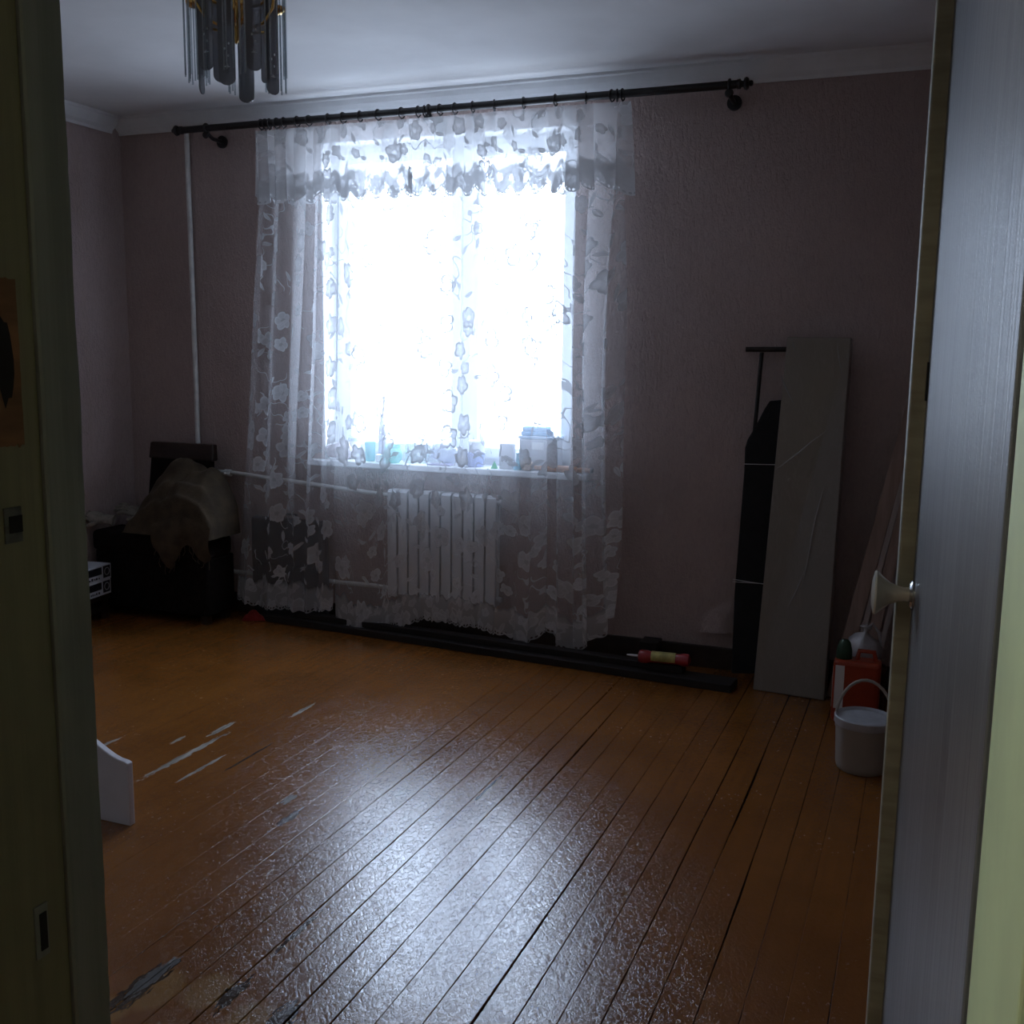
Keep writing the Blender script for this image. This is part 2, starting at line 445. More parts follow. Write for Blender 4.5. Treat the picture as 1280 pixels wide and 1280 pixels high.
gs = MB()
def jagged(u, v):
    zz = DZ*v; e = .0025*mnoise.noise(Vector((zz*9, 2, 0)))+.0015*mnoise.noise(Vector((zz*40, 7, 0)))
    return zz, e
n = 90; rows = []
for j in range(n+1):
    zz, e = jagged(0, j/n)
    rows.append([(DX0-.030, JY, zz), (DX0+.004, JY+.001+e*.6, zz), (DX0+.006, JY+.004+e*.6, zz), (DX0+.006, YF-.003+e, zz), (DX0+.001, YF+.001+e, zz), (DX0-.03, YF+.001, zz)])
for r_ in rows: gs.v += [Vector(q) for q in r_]
for j in range(n):
    for c_ in range(6):
        gs.f.append((j*6+c_, j*6+(c_+1) % 6, (j+1)*6+(c_+1) % 6, (j+1)*6+c_))
gs.f += [tuple(reversed(range(6))), tuple(range(n*6, n*6+6))]
struct(gs.build('trim_5', M_grey, smooth=False))
# marks of old locks cut into the left jamb
def jbox(px0, py0, px1, py1, t, mat, name):
    a = at(px0, py0, X=DX0); b = at(px1, py1, X=DX0)
    y0, y1 = sorted((a.y, b.y)); z0, z1 = sorted((a.z, b.z))
    return box(DX0-.004, DX0+t, y0, y1, z0, z1).build(name, mat, lj)
pa, pb = at(-14, 346, X=DX0), at(30, 556, X=DX0)
poly = []
for k in range(40):
    a = k/40*4; s_ = int(a); q = a-s_
    yz = [(pa.y+(pb.y-pa.y)*q, pa.z), (pb.y, pa.z+(pb.z-pa.z)*q), (pb.y+(pa.y-pb.y)*q, pb.z), (pa.y, pb.z+(pa.z-pb.z)*q)][s_]
    poly.append((DX0-.003, yz[0]+.002*mnoise.noise(Vector((k*.9, 1, 0))), yz[1]+.004*mnoise.noise(Vector((k*.8, 5, 0)))))
MB().prism(poly, (.0042, 0, 0)).build('bare_wood_patch', M_bare, lj)
q = at(4, 450, X=DX0)
blob = [(DX0, q.y+.012*math.cos(a)*(1+.4*mnoise.noise(Vector((math.cos(a), math.sin(a), 3)))), q.z+.045*math.sin(a)*(1+.4*mnoise.noise(Vector((math.cos(a)*2, math.sin(a), 8))))) for a in [2*PI*k/18 for k in range(18)]]
MB().prism(blob, (.0018, 0, 0)).build('old_lock_hole', M_black, lj)
jbox(3, 636, 27, 676, .0022, pm('worn_strike_metal', (.10, .105, .09), .5, .35, 60, metal=.5), 'strike_plate')
jbox(9, 646, 26, 664, .0035, M_black, 'latch_hole')
jbox(41, 1136, 61, 1190, .0022, M_grey, 'lower_keeper_plate')
jbox(47, 1143, 58, 1183, .0035, M_black, 'keeper_slot')
struct(box(DX1, DX1+.035, YF-.34, YF, 0, DZ).build('trim_6', M_hall, bevel=.002))
struct(box(DX0-.035, DX1+.035, YF-.2, YF, DZ, DZ+.035).build('trim_7', M_grey))
HX, HY = DX1-.004, YF+.004
q = at(1140, 743, Y=1.775)
FX, FY = q.x, q.y
dv = Vector((FX-HX, FY-HY, 0)); dl = dv.length; du = dv.normalized(); dn = Vector((-du.y, du.x, 0))   # dn points into the doorway (left)
door = bpy.data.objects.new('door_1', None); COL.objects.link(door); door.location = (HX, HY, .01); ORI['door_1'] = Vector(door.location); struct(door)
def dpt(s_, o_, z): return Vector((HX, HY, 0))+du*s_+dn*o_+Vector((0, 0, z))
def dbox(s0, s1, o0, o1, z0, z1): return MB().hexa([dpt(s0,o0,z0), dpt(s1,o0,z0), dpt(s1,o1,z0), dpt(s0,o1,z0)], [dpt(s0,o0,z1), dpt(s1,o0,z1), dpt(s1,o1,z1), dpt(s0,o1,z1)])
leaf = dbox(0, dl, -.04, 0, .012, 2.11).build('door_leaf', M_door, door, bevel=.002)
dbox(dl-.002, dl+.034, -.04, .024, .012, 2.11).build('edge_batten', pm('olive_cream_batten_paint', (.34, .31, .21), .5, .15, 8, st=(1, 1, 6)), door, bevel=.003)
M_knob = pm('cream_plastic_knob', (.62, .58, .47), .3, .06, 20, coat=.5)
M_chrome = pm('dull_chrome', (.55, .55, .56), .25, .1, 30, metal=1)
kz = at(1133, 743, Y=FY-.03).z
kc = dpt(dl-.030, 0, kz)
kn = MB().lathe([(.012, .004), (.011, .014), (.013, .024), (.018, .036), (.027, .047), (.034, .054), (.036, .057), (.034, .060), (.020, .063), (.001, .064)], kc, 24, dn).build('knob', M_knob, door, smooth=True)
MB().lathe([(.024, 0), (.024, .003), (.020, .006), (.013, .007)], kc, 24, dn).build('rose', M_chrome, kn, smooth=True)
kk = dpt(dl-.030, -.04, kz)
MB().lathe([(.023, 0), (.014, .008), (.011, .016), (.018, .036), (.034, .054), (.034, .058), (.001, .062)], kk, 20, -dn).build('knob', M_knob, door, smooth=True)
q = at(1160, 478, Y=1.70)
dbox(dl-.02, dl+.001, -.01, .0022, q.z-.03, q.z+.03).build('latch_scar', M_black, door)
for hz in (.25, 1.85):
    MB().tube([dpt(-.004, .004, hz-.05), dpt(-.004, .004, hz+.05)], .006, 10).build('hinge', M_chrome, door, smooth=True)

# ------------------------------------------------------------------ hall around the camera, with its lamp
struct(box(-2.6, 1.4, -2.2, YF-.24, -.08, -.001).build('floor_hall', pm('brown_hall_floor', (.22, .10, .04), .4, .2, 5)))
struct(box(-2.6, 1.4, -2.2, YF-.2, ZC, ZC+.1).build('ceiling_hall', M_ceil))
struct(box(-2.7, -2.6, -2.2, YF-.2, -.05, ZC+.05).build('wall_hall_left', M_hallw))
struct(box(1.4, 1.5, -2.2, YF-.2, -.05, ZC+.05).build('wall_hall_right', M_hallw))
struct(box(-2.7, 1.5, -2.3, -2.2, -.05, ZC+.05).build('wall_hall_rear', M_hallw))
lp = thing('ceiling_lamp', 'white globe lamp on the hall ceiling', 'lamp', (-1.60, -.20, ZC))
MB().lathe([(.06, 0), (.06, -.012), (.035, -.03), (.03, -.06)], (-1.60, -.20, ZC), 20).build('mount', M_chrome, lp, smooth=True)
HALL = 62.0
MB().ball((-1.60, -.20, ZC-.17), .12, 20, 14).build('globe', pm('lit_opal_glass', (.9, .9, .85), .3, .02, emit=((1, .93, .80), HALL)), lp, smooth='all')
# ------------------------------------------------------------------ lace curtains
def lace(name, base, band, flower_cell, seed, opac=.72, tone=(.90, .91, .93), dens=.45, bandd=.42):
    """net cloth: UV are metres of flat cloth (u across, v up from the hem); flowers, leaves, sprigs and a dense lace border"""
    mt, t, p = new_mat(name); t.nodes.remove(p)
    uvn = t.nodes.new('ShaderNodeUVMap'); u, v, _ = xyz(t, uvn.outputs[0])
    def cells(k, ox, oy, rnd_):
        vo = t.nodes.new('ShaderNodeTexVoronoi'); vo.voronoi_dimensions = '2D'; vo.inputs['Scale'].default_value = 1.0
        vo.inputs['Randomness'].default_value = rnd_
        vec = comb(t, u*(1/k)+ox, v*(1/k)+oy); t.links.new(vec, vo.inputs['Vector'])
        sb = t.nodes.new('ShaderNodeVectorMath'); sb.operation = 'SUBTRACT'
        t.links.new(vec, sb.inputs[0]); t.links.new(vo.outputs['Position'], sb.inputs[1])
        dx, dy, _ = xyz(t, sb.outputs[0]); cr, cg, cb = xyz(t, vo.outputs['Color'])
        return dx, dy, cr, cg, cb
    def flowers(k, ox, oy, keep):
        dx, dy, cr, cg, cb = cells(k, ox, oy, .75)
        r = (dx*dx+dy*dy).sqrt(); th = dy.atan2(dx) + cg*6.0
        lobe = (th*2.5).cos().abs()
        R = (lobe*.26+.74)*(cr*.13+.27)
        q = r/R
        inside = 1.0-q.ss(.94, 1.02)
        rim = q.ss(.70, .92)
        core = (1.0-q.ss(.20, .26))*.5
        slit = 1.0-lobe.ss(.05, .28)
        d = inside*(rim*.34 + slit*.30*q.gt(.3) + .66).min(1.0) - core*inside*.6
        return d*cb.lt(keep)
    def leaves(k, ox, oy, keep):
        dx, dy, cr, cg, cb = cells(k, ox, oy, .9)
        ca, sa_ = (cr*6.28).cos(), (cr*6.28).sin()
        lx = dx*ca+dy*sa_; ly = dy*ca-dx*sa_
        body = (ly.abs() + lx*lx*.95).lt(.10)
        vein = ly.abs().lt(.012)
        return (body*.86 - vein*body*.4)*cb.lt(keep)
    fl = flowers(flower_cell, seed, seed*1.7, dens)
    fl = fl.max(flowers(flower_cell*.62, seed+3.3, seed*2.1, dens*.45))
    lf = leaves(flower_cell*.62, seed+7.1, seed*.6, .5)
    nn = nz(t, comb(t, u*9.0+seed, v*9.0), 1.0, 1)
    curl = ((nn-.5).abs().lt(.010))*nz(t, comb(t, u*3.0, v*3.0+seed), 1.0, 1).gt(.52)
    pat = fl.max(lf).max(curl*.8)
    # border: denser weave, small roses and a row of eyelets along the hem
    inb = 1.0-(v+(nn-.5)*.14).ss(band*.78, band)
    small = flowers(band*.55, seed+11, seed, .8)
    bt = (small*(.87-bandd)+bandd) if bandd < .8 else (bandd-small*.22)
    ex = (u/.016).frac()-.5; ey = (v-.011)/.016
    hole = (ex*ex+ey*ey).lt(.10)
    bt = bt*(1.0-hole)
    pat = pat.max(inb*bt)
    a = (pat*(opac-base)+base)
    tr = t.nodes.new('ShaderNodeBsdfTransparent'); df = t.nodes.new('ShaderNodeBsdfDiffuse'); tl = t.nodes.new('ShaderNodeBsdfTranslucent')
    cc = mixc(t, pat, tuple(tone), tuple(q*.76 for q in tone)); t.links.new(cc, df.inputs[0]); t.links.new(cc, tl.inputs[0])
    mA = t.nodes.new('ShaderNodeMixShader'); tlf = pat*-.45+.55; t.links.new(tlf.k, mA.inputs[0])
    t.links.new(df.outputs[0], mA.inputs[1]); t.links.new(tl.outputs[0], mA.inputs[2])
    mB = t.nodes.new('ShaderNodeMixShader'); t.links.new(a.k, mB.inputs[0])
    t.links.new(tr.outputs[0], mB.inputs[1]); t.links.new(mA.outputs[0], mB.inputs[2])
    t.links.new(mB.outputs[0], t.nodes['Material Output'].inputs[0])
    return mt
M_lace = lace('lace_voile', .26, .15, .165, 2.0, .985)
M_val = lace('lace_valance', .42, .14, .15, 9.0, .985, dens=.6, bandd=.93)

RY = 4.615                      # rod distance from the camera plane
def lerp(a, b, q): return a+(b-a)*q
def interp(tab, s_):
    for (a, fa), (b, fb) in zip(tab, tab[1:]):
        if s_ <= b:
            q = (s_-a)/(b-a) if b > a else 0; q = q*q*(3-2*q); return lerp(fa, fb, q)
    return tab[-1][1]
def curtain(name, label, xt, xb, ztop, hem, amp, ovl, nf, cloth, mat, nu, nv, yoff=0.0, seed=0.0, scal=.045, ampz=None, sca=.011, grp=None):
    """hanging net: amp = fold depth along s, ovl = sideways overlap of folds, nf = number of folds"""
    def ph(s_, z): return 2*PI*nf*(s_+.060*math.sin(6*s_+seed)+.018*math.sin(13*s_+seed*3)+.022*math.sin(1.7*z+seed*2+7*s_))
    def fn(i, j):
        s_ = i; zb = interp(hem, s_)
        # scalloped hem with a flick of the fold corners
        u = s_*cloth; sc_ = abs(math.sin(PI*u/scal))*sca
        z = lerp(zb-sc_+sca, ztop, j)
        k = (z-zb)/(ztop-zb); soft = interp(ampz or [(0, 1.15), (.5, 1.0), (.93, .75), (1, .45)], max(0, min(1, k)))
        p_ = ph(s_, z); A = interp(amp, s_)*soft; W = abs(xt[1]-xt[0])
        x = lerp(lerp(xb[0], xb[1], s_), lerp(xt[0], xt[1], s_), k)
        x += math.sin(2*p_)*interp(ovl, s_)*W/(2*PI*nf)*.55*soft
        y = RY+yoff+math.sin(p_)*A + .006*math.sin(3*z+5*s_)
        return (x, y, z)
    def uvf(i, j):
        zb = interp(hem, i); return (i*cloth, j*(ztop-zb))
    mb = MB().grid(fn, nu, nv, uvf)
    o = mb.build(name, mat, origin=(lerp(xb[0], xb[1], .5), RY+yoff, hem[0][1]), smooth='all')
    return tag(o, label, 'curtain' if 'valance' not in name else 'valance', grp)
RZ = (at(213, 165, Y=RY).z+at(935, 103, Y=RY).z)/2
ZT = RZ-.052
def X(px, py, Y=RY): return at(px, py, Y=Y).x
def Z(px, py, Y=RY): return at(px, py, Y=Y).z
hemL = [(0, Z(300, 750)), (.25, Z(325, 760)), (.7, Z(385, 766)), (1, Z(420, 764))]
curtain('lace_curtain', 'narrow bunched white lace curtain in front of the black suitcase', (X(327, 165), X(424, 160)), (X(297, 745), X(416, 760)), ZT, hemL,
        [(0, .016), (.3, .026), (.7, .020), (1, .010)], [(0, 1.1), (.35, .9), (.55, 1.2), (1, .4)], 5, .95, M_lace, 260, 90, -.010, 1.0)
hemR = [(0, Z(415, 772)), (.06, Z(432, 784)), (.12, Z(460, 795)), (.25, Z(505, 783)), (.36, Z(545, 776)), (.5, Z(600, 785)), (.62, Z(650, 795)), (.70, Z(672, 812)), (.78, Z(700, 790)), (.86, Z(722, 818)), (.93, Z(745, 800)), (1, Z(768, 772))]
curtain('lace_curtain', 'wide white lace curtain hanging in front of the radiator', (X(428, 158), X(788, 130)), (X(419, 765), X(770, 780)), ZT, hemR,
        [(0, .020), (.08, .012), (.45, .010), (.6, .016), (.8, .020), (.92, .028), (1, .024)], [(0, 1.0), (.1, .5), (.5, .3), (.6, .6), (.85, .9), (.93, 1.7), (1, 1.5)], 8, 2.2, M_lace, 420, 90, -.022, 2.6)
hv1 = [(0, Z(332, 256, RY-.05)), (.3, Z(380, 254, RY-.05)), (1, Z(522, 247, RY-.05))]
curtain('lace_valance', 'lace valance over the curtain in front of the black suitcase', (X(325, 165), X(523, 152)), (X(326, 250), X(523, 247)), ZT+.006, hv1,
        [(0, .012), (.3, .010), (1, .007)], [(0, 1.5), (.3, .9), (.6, .2), (1, .2)], 7, 1.1, M_val, 220, 30, -.052, 4.0, .115, sca=.045)
hv2 = [(0, Z(517, 246, RY-.05)), (.55, Z(650, 245, RY-.05)), (.9, Z(750, 238, RY-.05)), (1, Z(790, 246, RY-.05))]
curtain('lace_valance', 'lace valance over the wide curtain above the radiator', (X(518, 152), X(792, 130)), (X(518, 247), X(793, 243)), ZT+.006, hv2,
        [(0, .006), (.5, .006), (.85, .010), (1, .012)], [(0, .2), (.7, .3), (.88, 1.2), (1, 1.8)], 8, 1.45, M_val, 280, 30, -.058, 5.2, .115, sca=.045)

# ------------------------------------------------------------------ curtain rod and rings
M_iron = pm('black_brown_rod_paint', (.010, .008, .008), .4, .3, 30)
rx0, rx1 = X(228, 164), X(922, 105)
rod = thing('curtain_rod', 'long black curtain rod with finials above the window', 'curtain rod', ((rx0+rx1)/2, RY, RZ))
MB().tube([(rx0, RY, RZ), (rx1, RY, RZ)], .0172, 14).build('pole', M_iron, rod, smooth=True)
for s_, xe in ((-1, rx0), (1, rx1)):
    MB().lathe([(.0145, -.004), (.020, 0), (.021, .012), (.014, .016), (.012, .024), (.024, .030), (.027, .038), (.022, .046), (.010, .050), (.013, .056), (.009, .064), (.001, .066)], (xe, RY, RZ), 16, (s_, 0, 0)).build('finial', M_iron, rod, smooth=True)
for px, py in ((258, 166), (536, 142), (912, 108)):
    bx = X(px, py)
    br = MB().tube([(bx, YB-.001, RZ-.045), (bx, YB-.012, RZ-.045)], .032, 20)
    br.tube([(bx, YB-.010, RZ-.045), (bx, RY+.05, RZ-.043), (bx, RY+.02, RZ-.030), (bx, RY, RZ-.016)], .010, 10)
    br.torus((bx, RY, RZ), .0205, .006, (1, 0, 0), 18, 8)
    br.lathe([(.017, 0), (.019, .006), (.015, .014), (.001, .018)], (bx, RY, RZ-.034), 14, (0, -1, 0))
    br.build('bracket', M_iron, rod, smooth=True)
def ring_mesh():
    mb = MB().torus((0, 0, 0), .0240, .0036, (1, 0, 0), 18, 6)
    mb.tube([(0, 0, -.0240), (0, 0, -.034)], .0026, 6)
    return mb
def clip_mesh():
    mb = MB(); mb.hexa([(-.004, -.003, -.050), (.004, -.003, -.050), (.004, .003, -.050), (-.004, .003, -.050)], [(-.007, -.004, -.033), (.007, -.004, -.033), (.007, .004, -.033), (-.007, .004, -.033)])
    return mb
ring0 = clip0 = None
for px in (326.6, 332, 337, 346, 354.7, 371.5, 386, 410, 429, 450, 472.7, 502, 522.7, 530.5, 550, 568.8, 591, 618, 654.7, 694.5, 732.4, 765, 771.5, 778.5):
    x_ = X(px, 165-(px-213)*.0858); tl = random.uniform(-.25, .25)
    if ring0 is None:
        ring0 = ring_mesh().build('curtain_ring', M_iron, origin=(0, 0, 0), smooth='all'); r_ = ring0
        clip0 = clip_mesh().build('clip', M_iron, ring0)
    else:
        r_ = ring0.copy(); COL.objects.link(r_); c_ = clip0.copy(); COL.objects.link(c_); c_.parent = r_
    r_.location = (x_, RY, RZ-.004); r_.rotation_euler = (0, 0, tl)
    tag(r_, 'small black curtain ring with a clip on the long curtain rod', 'curtain ring', 'rings on the curtain rod')

# ------------------------------------------------------------------ radiator and heating pipes
M_rad = pm('white_radiator_enamel', (.78, .78, .79), .35, .04, 8)
RDY = 4.668
ra, rb_ = at(484, 612, Y=RDY).x, at(622, 622, Y=RDY).x
rz0, rz1 = .195, .755
rad = thing('radiator', 'white sectional radiator on the wall under the window sill', 'radiator', ((ra+rb_)/2, YB-.05, rz0))
NS = 10; sw = (rb_-ra)/NS
for i in range(NS):
    x0 = ra+i*sw; x1 = x0+sw-.0105
    mb = MB(); prof = []
    yb = RDY+.070
    mb.box(x0, x1, RDY, RDY+.016, rz0+.012, rz1-.012)                      # front fin
    mb.box(x0+.004, x1-.004, yb-.012, yb, rz0+.03, rz1-.03)
    mb.box((x0+x1)/2-.010, (x0+x1)/2+.010, RDY+.014, yb-.010, rz0+.02, rz1-.02)
    mb.prism([(x0, RDY+.003, rz1-.014), (x0, RDY+.012, rz1-.002), (x0, RDY+.030, rz1), (x0, yb-.004, rz1), (x0, yb, rz1-.03), (x0, RDY+.014, rz1-.03)], (x1-x0, 0, 0))
    mb.prism([(x0, RDY+.003, rz0+.014), (x0, RDY+.012, rz0+.002), (x0, RDY+.030, rz0), (x0, yb-.004, rz0), (x0, yb, rz0+.03), (x0, RDY+.014, rz0+.03)], (x1-x0, 0, 0))
    mb.build('section', M_rad, rad)
for zz in (rz1-.035, rz0+.035):
    MB().tube([(ra-.018, RDY+.04, zz), (rb_+.010, RDY+.04, zz)], .014, 12).build('collector', M_rad, rad, smooth=True)
M_pipe = pm('white_pipe_paint', (.72, .71, .68), .45, .1, 20, .2, 60)
PY = 4.728
pr = at(240, 350, Y=PY).x
pipe = thing('heating_pipe', 'white heating riser pipe in the corner with branches to the radiator', 'pipe', (pr, PY, 0))
MB().tube([(pr, PY, 0), (pr+.004, PY, 1.2), (pr-.004, PY, ZC-.07)], .0135, 12).build('riser', M_pipe, pipe, smooth=True)
z1 = at(275, 590, Y=PY).z; z2 = rz1-.035
MB().tube([(pr, PY, z1+.005), (pr+.25, PY, z1), (ra-.10, PY-.015, z2+.004), (ra-.016, RDY+.04, z2)], .0115, 10).build('supply_branch', M_pipe, pipe, smooth=True)
z1b = at(290, 714, Y=PY).z; z2b = rz0+.035
MB().tube([(pr, PY, z1b+.004), (pr+.25, PY, z1b), (ra-.10, PY-.015, z2b+.002), (ra-.016, RDY+.04, z2b)], .0115, 10).build('return_branch', M_pipe, pipe, smooth=True)
vq = at(285, 591, Y=PY)
MB().lathe([(.017, -.022), (.020, -.018), (.020, .018), (.017, .022)], (vq.x, PY, vq.z), 12, (1, 0, 0)).tube([(vq.x, PY, vq.z), (vq.x, PY-.04, vq.z)], .007, 8).build('valve', M_pipe, pipe, smooth=True)

# ------------------------------------------------------------------ chandelier
CY = 2.45
cq = at(297, 118, Y=CY); CX, ZB = cq.x, cq.z
M_gold = pm('polished_brass', (.80, .50, .16), .22, .15, 20, metal=1)
M_smoke = glassy('smoked_glass', (.40, .40, .42), .10, .05, .32)
M_clear = glassy('clear_glass_rod', (.80, .84, .86), .22, .06, .05)
M_etch = pm('etched_white', (.75, .77, .78), .6, .05)
ch = thing('chandelier', 'brass chandelier with clear glass rods and smoked glass plates', 'chandelier', (CX, CY, ZC))
C0 = Vector((CX, CY, 0))
MB().lathe([(.002, ZC-.001), (.055, ZC-.001), (.055, ZC-.012), (.030, ZC-.035), (.010, ZC-.05), (.010, ZB+.40), (.022, ZB+.39), (.026, ZB+.36), (.014, ZB+.335), (.014, ZB+.25), (.030, ZB+.235), (.033, ZB+.215), (.022, ZB+.19), (.010, ZB+.165), (.012, ZB+.15), (.006, ZB+.135), (.001, ZB+.128)], C0, 20).build('stem', M_gold, ch, smooth=True)
MB().torus(C0+Vector((0, 0, ZB+.315)), .088, .005, (0, 0, 1), 40, 8).torus(C0+Vector((0, 0, ZB+.245)), .075, .004, (0, 0, 1), 40, 8).build('ring_frame', M_gold, ch, smooth='all')
tc_ = math.atan2(-CX, CY)                               # bearing of the camera
def pol(r, a, z): # a measured from the direction towards the camera, positive = right in view
    fwd = Vector((-CX, -CY, 0)).normalized(); rt = Vector((-fwd.y, fwd.x, 0))
    return C0+fwd*(r*math.cos(a))+rt*(r*math.sin(a))+Vector((0, 0, z)), fwd, rt
for k, ad in enumerate((-60, -15, 30, 75, 120, 165, 210, 255)):
    a = math.radians(ad); bot = ZB+(.045 if k % 2 == 0 else 0.0); top = bot+.29; hw = .0205 if k % 2 == 0 else .0215
    c_, fwd, rt = pol(.088 if k % 2 == 0 else .096, a, 0)
    ta = a*.55 if abs(ad) < 100 else a
    nrm = fwd*math.cos(ta)+rt*math.sin(ta); tg = -fwd*math.sin(ta)+rt*math.cos(ta)
    poly = []
    for i in range(9):
        e = PI+PI*i/8; poly.append(c_+tg*(hw*math.cos(e))+Vector((0, 0, bot+.016+.016*math.sin(e))))
    for i in range(5):
        e = PI*i/4; poly.append(c_+tg*(hw*math.cos(e))+Vector((0, 0, top-.010+.010*math.sin(e))))
    pl = MB().prism([q-nrm*.0018 for q in poly], nrm*.0036).build('glass_plate', M_smoke, ch)
    b_ = c_+nrm*.0022+Vector((0, 0, bot+.045)); up = Vector((0, 0, 1))
    bird = [(-.008, .000), (-.003, .0025), (-.001, .007), (.0005, .003), (.004, .006), (.003, .002), (.009, .001), (.003, -.001), (-.003, -.0012)]
    e_ = MB().prism([b_+tg*q[0]+up*q[1] for q in bird], nrm*.0004)
    for dx, dz in ((.004, .028), (-.005, .045), (.006, .058)):
        e_.prism([b_+tg*(dx+.0025*math.cos(2*PI*i/6))+up*(dz+.0035*math.sin(2*PI*i/6)) for i in range(6)], nrm*.0004)
    e_.build('etched_bird', M_etch, pl)
for k in range(6):
    a = math.radians(-62+60*k); c_, fwd, rt = pol(.118, a, 0)
    zc = ZB+.245+(.012 if k % 2 == 0 else -.004)
    arm = [pol(.012, a, ZB+.20)[0], pol(.045, a, ZB+.165)[0], pol(.085, a, ZB+.175)[0], pol(.112, a, ZB+.21)[0], pol(.118, a, zc-.006)[0]]
    MB().tube(arm, .0038, 8).build('arm', M_gold, ch, smooth=True)
    cup = MB().lathe([(.004, zc-.014), (.020, zc-.010), (.029, zc-.002), (.030, zc+.004), (.026, zc+.004), (.010, zc)], c_, 20).build('cup', M_gold, ch, smooth=True)
    MB().lathe([(.009, zc), (.009, zc+.05), (.013, zc+.06), (.016, zc+.08), (.010, zc+.105), (.001, zc+.12)], c_, 12).build('bulb', M_etch, ch, smooth=True)
    for j in range(9):
        b = 2*PI*j/9+k; q_ = c_+Vector((math.cos(b), math.sin(b), 0))*.0275
        zl = ZB+.024+.012*((j*3+k) % 3)/2
        MB().tube([q_+Vector((0, 0, zl)), q_+Vector((0, 0, zc+.028))], .0023, 6).build('glass_rod', M_clear, ch, smooth=True)
# ------------------------------------------------------------------ things on the window sill
SZ = SILL_Z+.0005
def sx(px, y): return at(px, 575, Y=y).x
M_turq = glassy('turquoise_glass', (.25, .78, .80), .10, .05, .45)
M_turq2 = glassy('turquoise_green_glass', (.35, .85, .80), .10, .05, .35)
M_bottle = glassy('clear_bottle_glass', (.80, .86, .88), .12, .05, .18)
M_lilac = pm('lilac_plastic', (.50, .48, .66), .4, .08)
M_blue = pm('blue_plastic', (.22, .28, .55), .4, .1)
M_pblue = pm('pale_blue_plastic', (.50, .62, .78), .4, .08)
M_wht = pm('white_plastic', (.80, .80, .80), .35, .04, coat=.2)
M_carton = pm('grey_white_carton', (.58, .58, .62), .7, .08, 14)
M_beige = pm('beige_clay', (.62, .46, .36), .6, .1)
M_woodo = pm('orange_brown_turned_wood', (.50, .25, .14), .45, .2, 8, st=(8, 1, 1))
M_dark = pm('dark_grey_rubber', (.06, .055, .055), .5, .2)
M_green = pm('bright_green_plastic', (.10, .55, .25), .4, .1)
M_bundle = pm('pinkish_grey_cloth', (.46, .40, .42), .9, .15, 30, .5, 60)
def lone(mb, name, mat, label, cat, base, **k): return tag(mb.build(name, mat, origin=base, **k), label, cat)
# crumpled bundle
y_ = 4.761; c_ = Vector((sx(425, y_), y_, SZ))
lone(MB().ball(c_+Vector((0, 0, .045)), (.085, .04, .045), 22, 12).jitter(.016, 22, 1).jitter(.006, 60, 4), 'cloth_bundle', M_bundle, 'crumpled pinkish grey cloth bundle at the end of the window sill', 'cloth', c_, smooth='all')
# jar with blue lid
y_ = 4.813; y_ += .02; c_ = Vector((sx(443, y_), y_, SZ))
j = thing('jar', 'short pale jar with a round blue lid on the window sill', 'jar', c_)
MB().lathe([(.030, 0), (.034, .006), (.034, .085), (.028, .095)], c_, 18).build('jar_body', M_wht, j, smooth=True)
MB().lathe([(.032, .095), (.032, .112), (.020, .122), (.001, .124)], c_, 18).build('lid', M_pblue, j, smooth=True)
# turquoise tumbler
y_ = 4.761; c_ = Vector((sx(463, y_), y_, SZ))
lone(MB().lathe([(.001, .004), (.021, .004), (.022, 0), (.024, .004), (.029, .100), (.027, .100), (.023, .010), (.001, .008)], c_, 20, cap=False), 'tumbler', M_turq, 'straight turquoise glass tumbler on the window sill', 'glass', c_, smooth=True)
# small white pot
y_ = 4.748; c_ = Vector((sx(474, y_), y_, SZ))
p_ = thing('cream_pot', 'tiny white cream pot beside the turquoise tumbler', 'pot', c_)
MB().lathe([(.015, 0), (.019, .004), (.019, .022), (.016, .026)], c_, 16).build('pot_body', M_wht, p_, smooth=True)
MB().lathe([(.018, .026), (.018, .036), (.010, .040), (.001, .041)], c_, 16).build('lid', M_wht, p_, smooth=True)
# tall slim bottle with a stick in it
y_ = 4.800; c_ = Vector((sx(478, y_), y_, SZ))
b_ = thing('slim_bottle', 'tall slim lilac bottle with a thin stick standing in it', 'bottle', c_)
MB().lathe([(.018, 0), (.021, .006), (.021, .13), (.017, .18), (.010, .215), (.009, .245)], c_, 16).build('bottle_body', M_lilac, b_, smooth=True)
MB().tube([c_+Vector((0, 0, .20)), c_+Vector((.012, .01, .36))], .005, 8).build('stick', M_beige, b_, smooth=True)
# turquoise bowl vase
y_ = 4.748; c_ = Vector((sx(491, y_), y_, SZ))
lone(MB().lathe([(.001, .004), (.030, .004), (.033, 0), (.044, .014), (.050, .034), (.047, .056), (.038, .074), (.042, .090), (.039, .090), (.034, .074), (.044, .054), (.046, .034), (.030, .010), (.001, .008)], c_, 24, cap=False), 'bowl_vase', M_turq2, 'round-bellied turquoise green glass vase on the window sill', 'vase', c_, smooth=True)
# clear bottles
y_ = 4.787; c_ = Vector((sx(514, y_), y_, SZ))
lone(MB().lathe([(.028, 0), (.031, .004), (.031, .085), (.022, .110), (.012, .120), (.012, .150), (.015, .152), (.015, .160)], c_, 18), 'glass_bottle', M_bottle, 'squat clear glass bottle next to the round turquoise vase', 'bottle', c_, smooth=True)
y_ = 4.800; c_ = Vector((sx(531, y_), y_, SZ))
lone(MB().lathe([(.016, 0), (.018, .004), (.018, .12), (.009, .15), (.008, .19), (.011, .192), (.011, .20)], c_, 16), 'glass_bottle', M_bottle, 'narrow tall clear glass bottle with a long neck', 'bottle', c_, smooth=True)
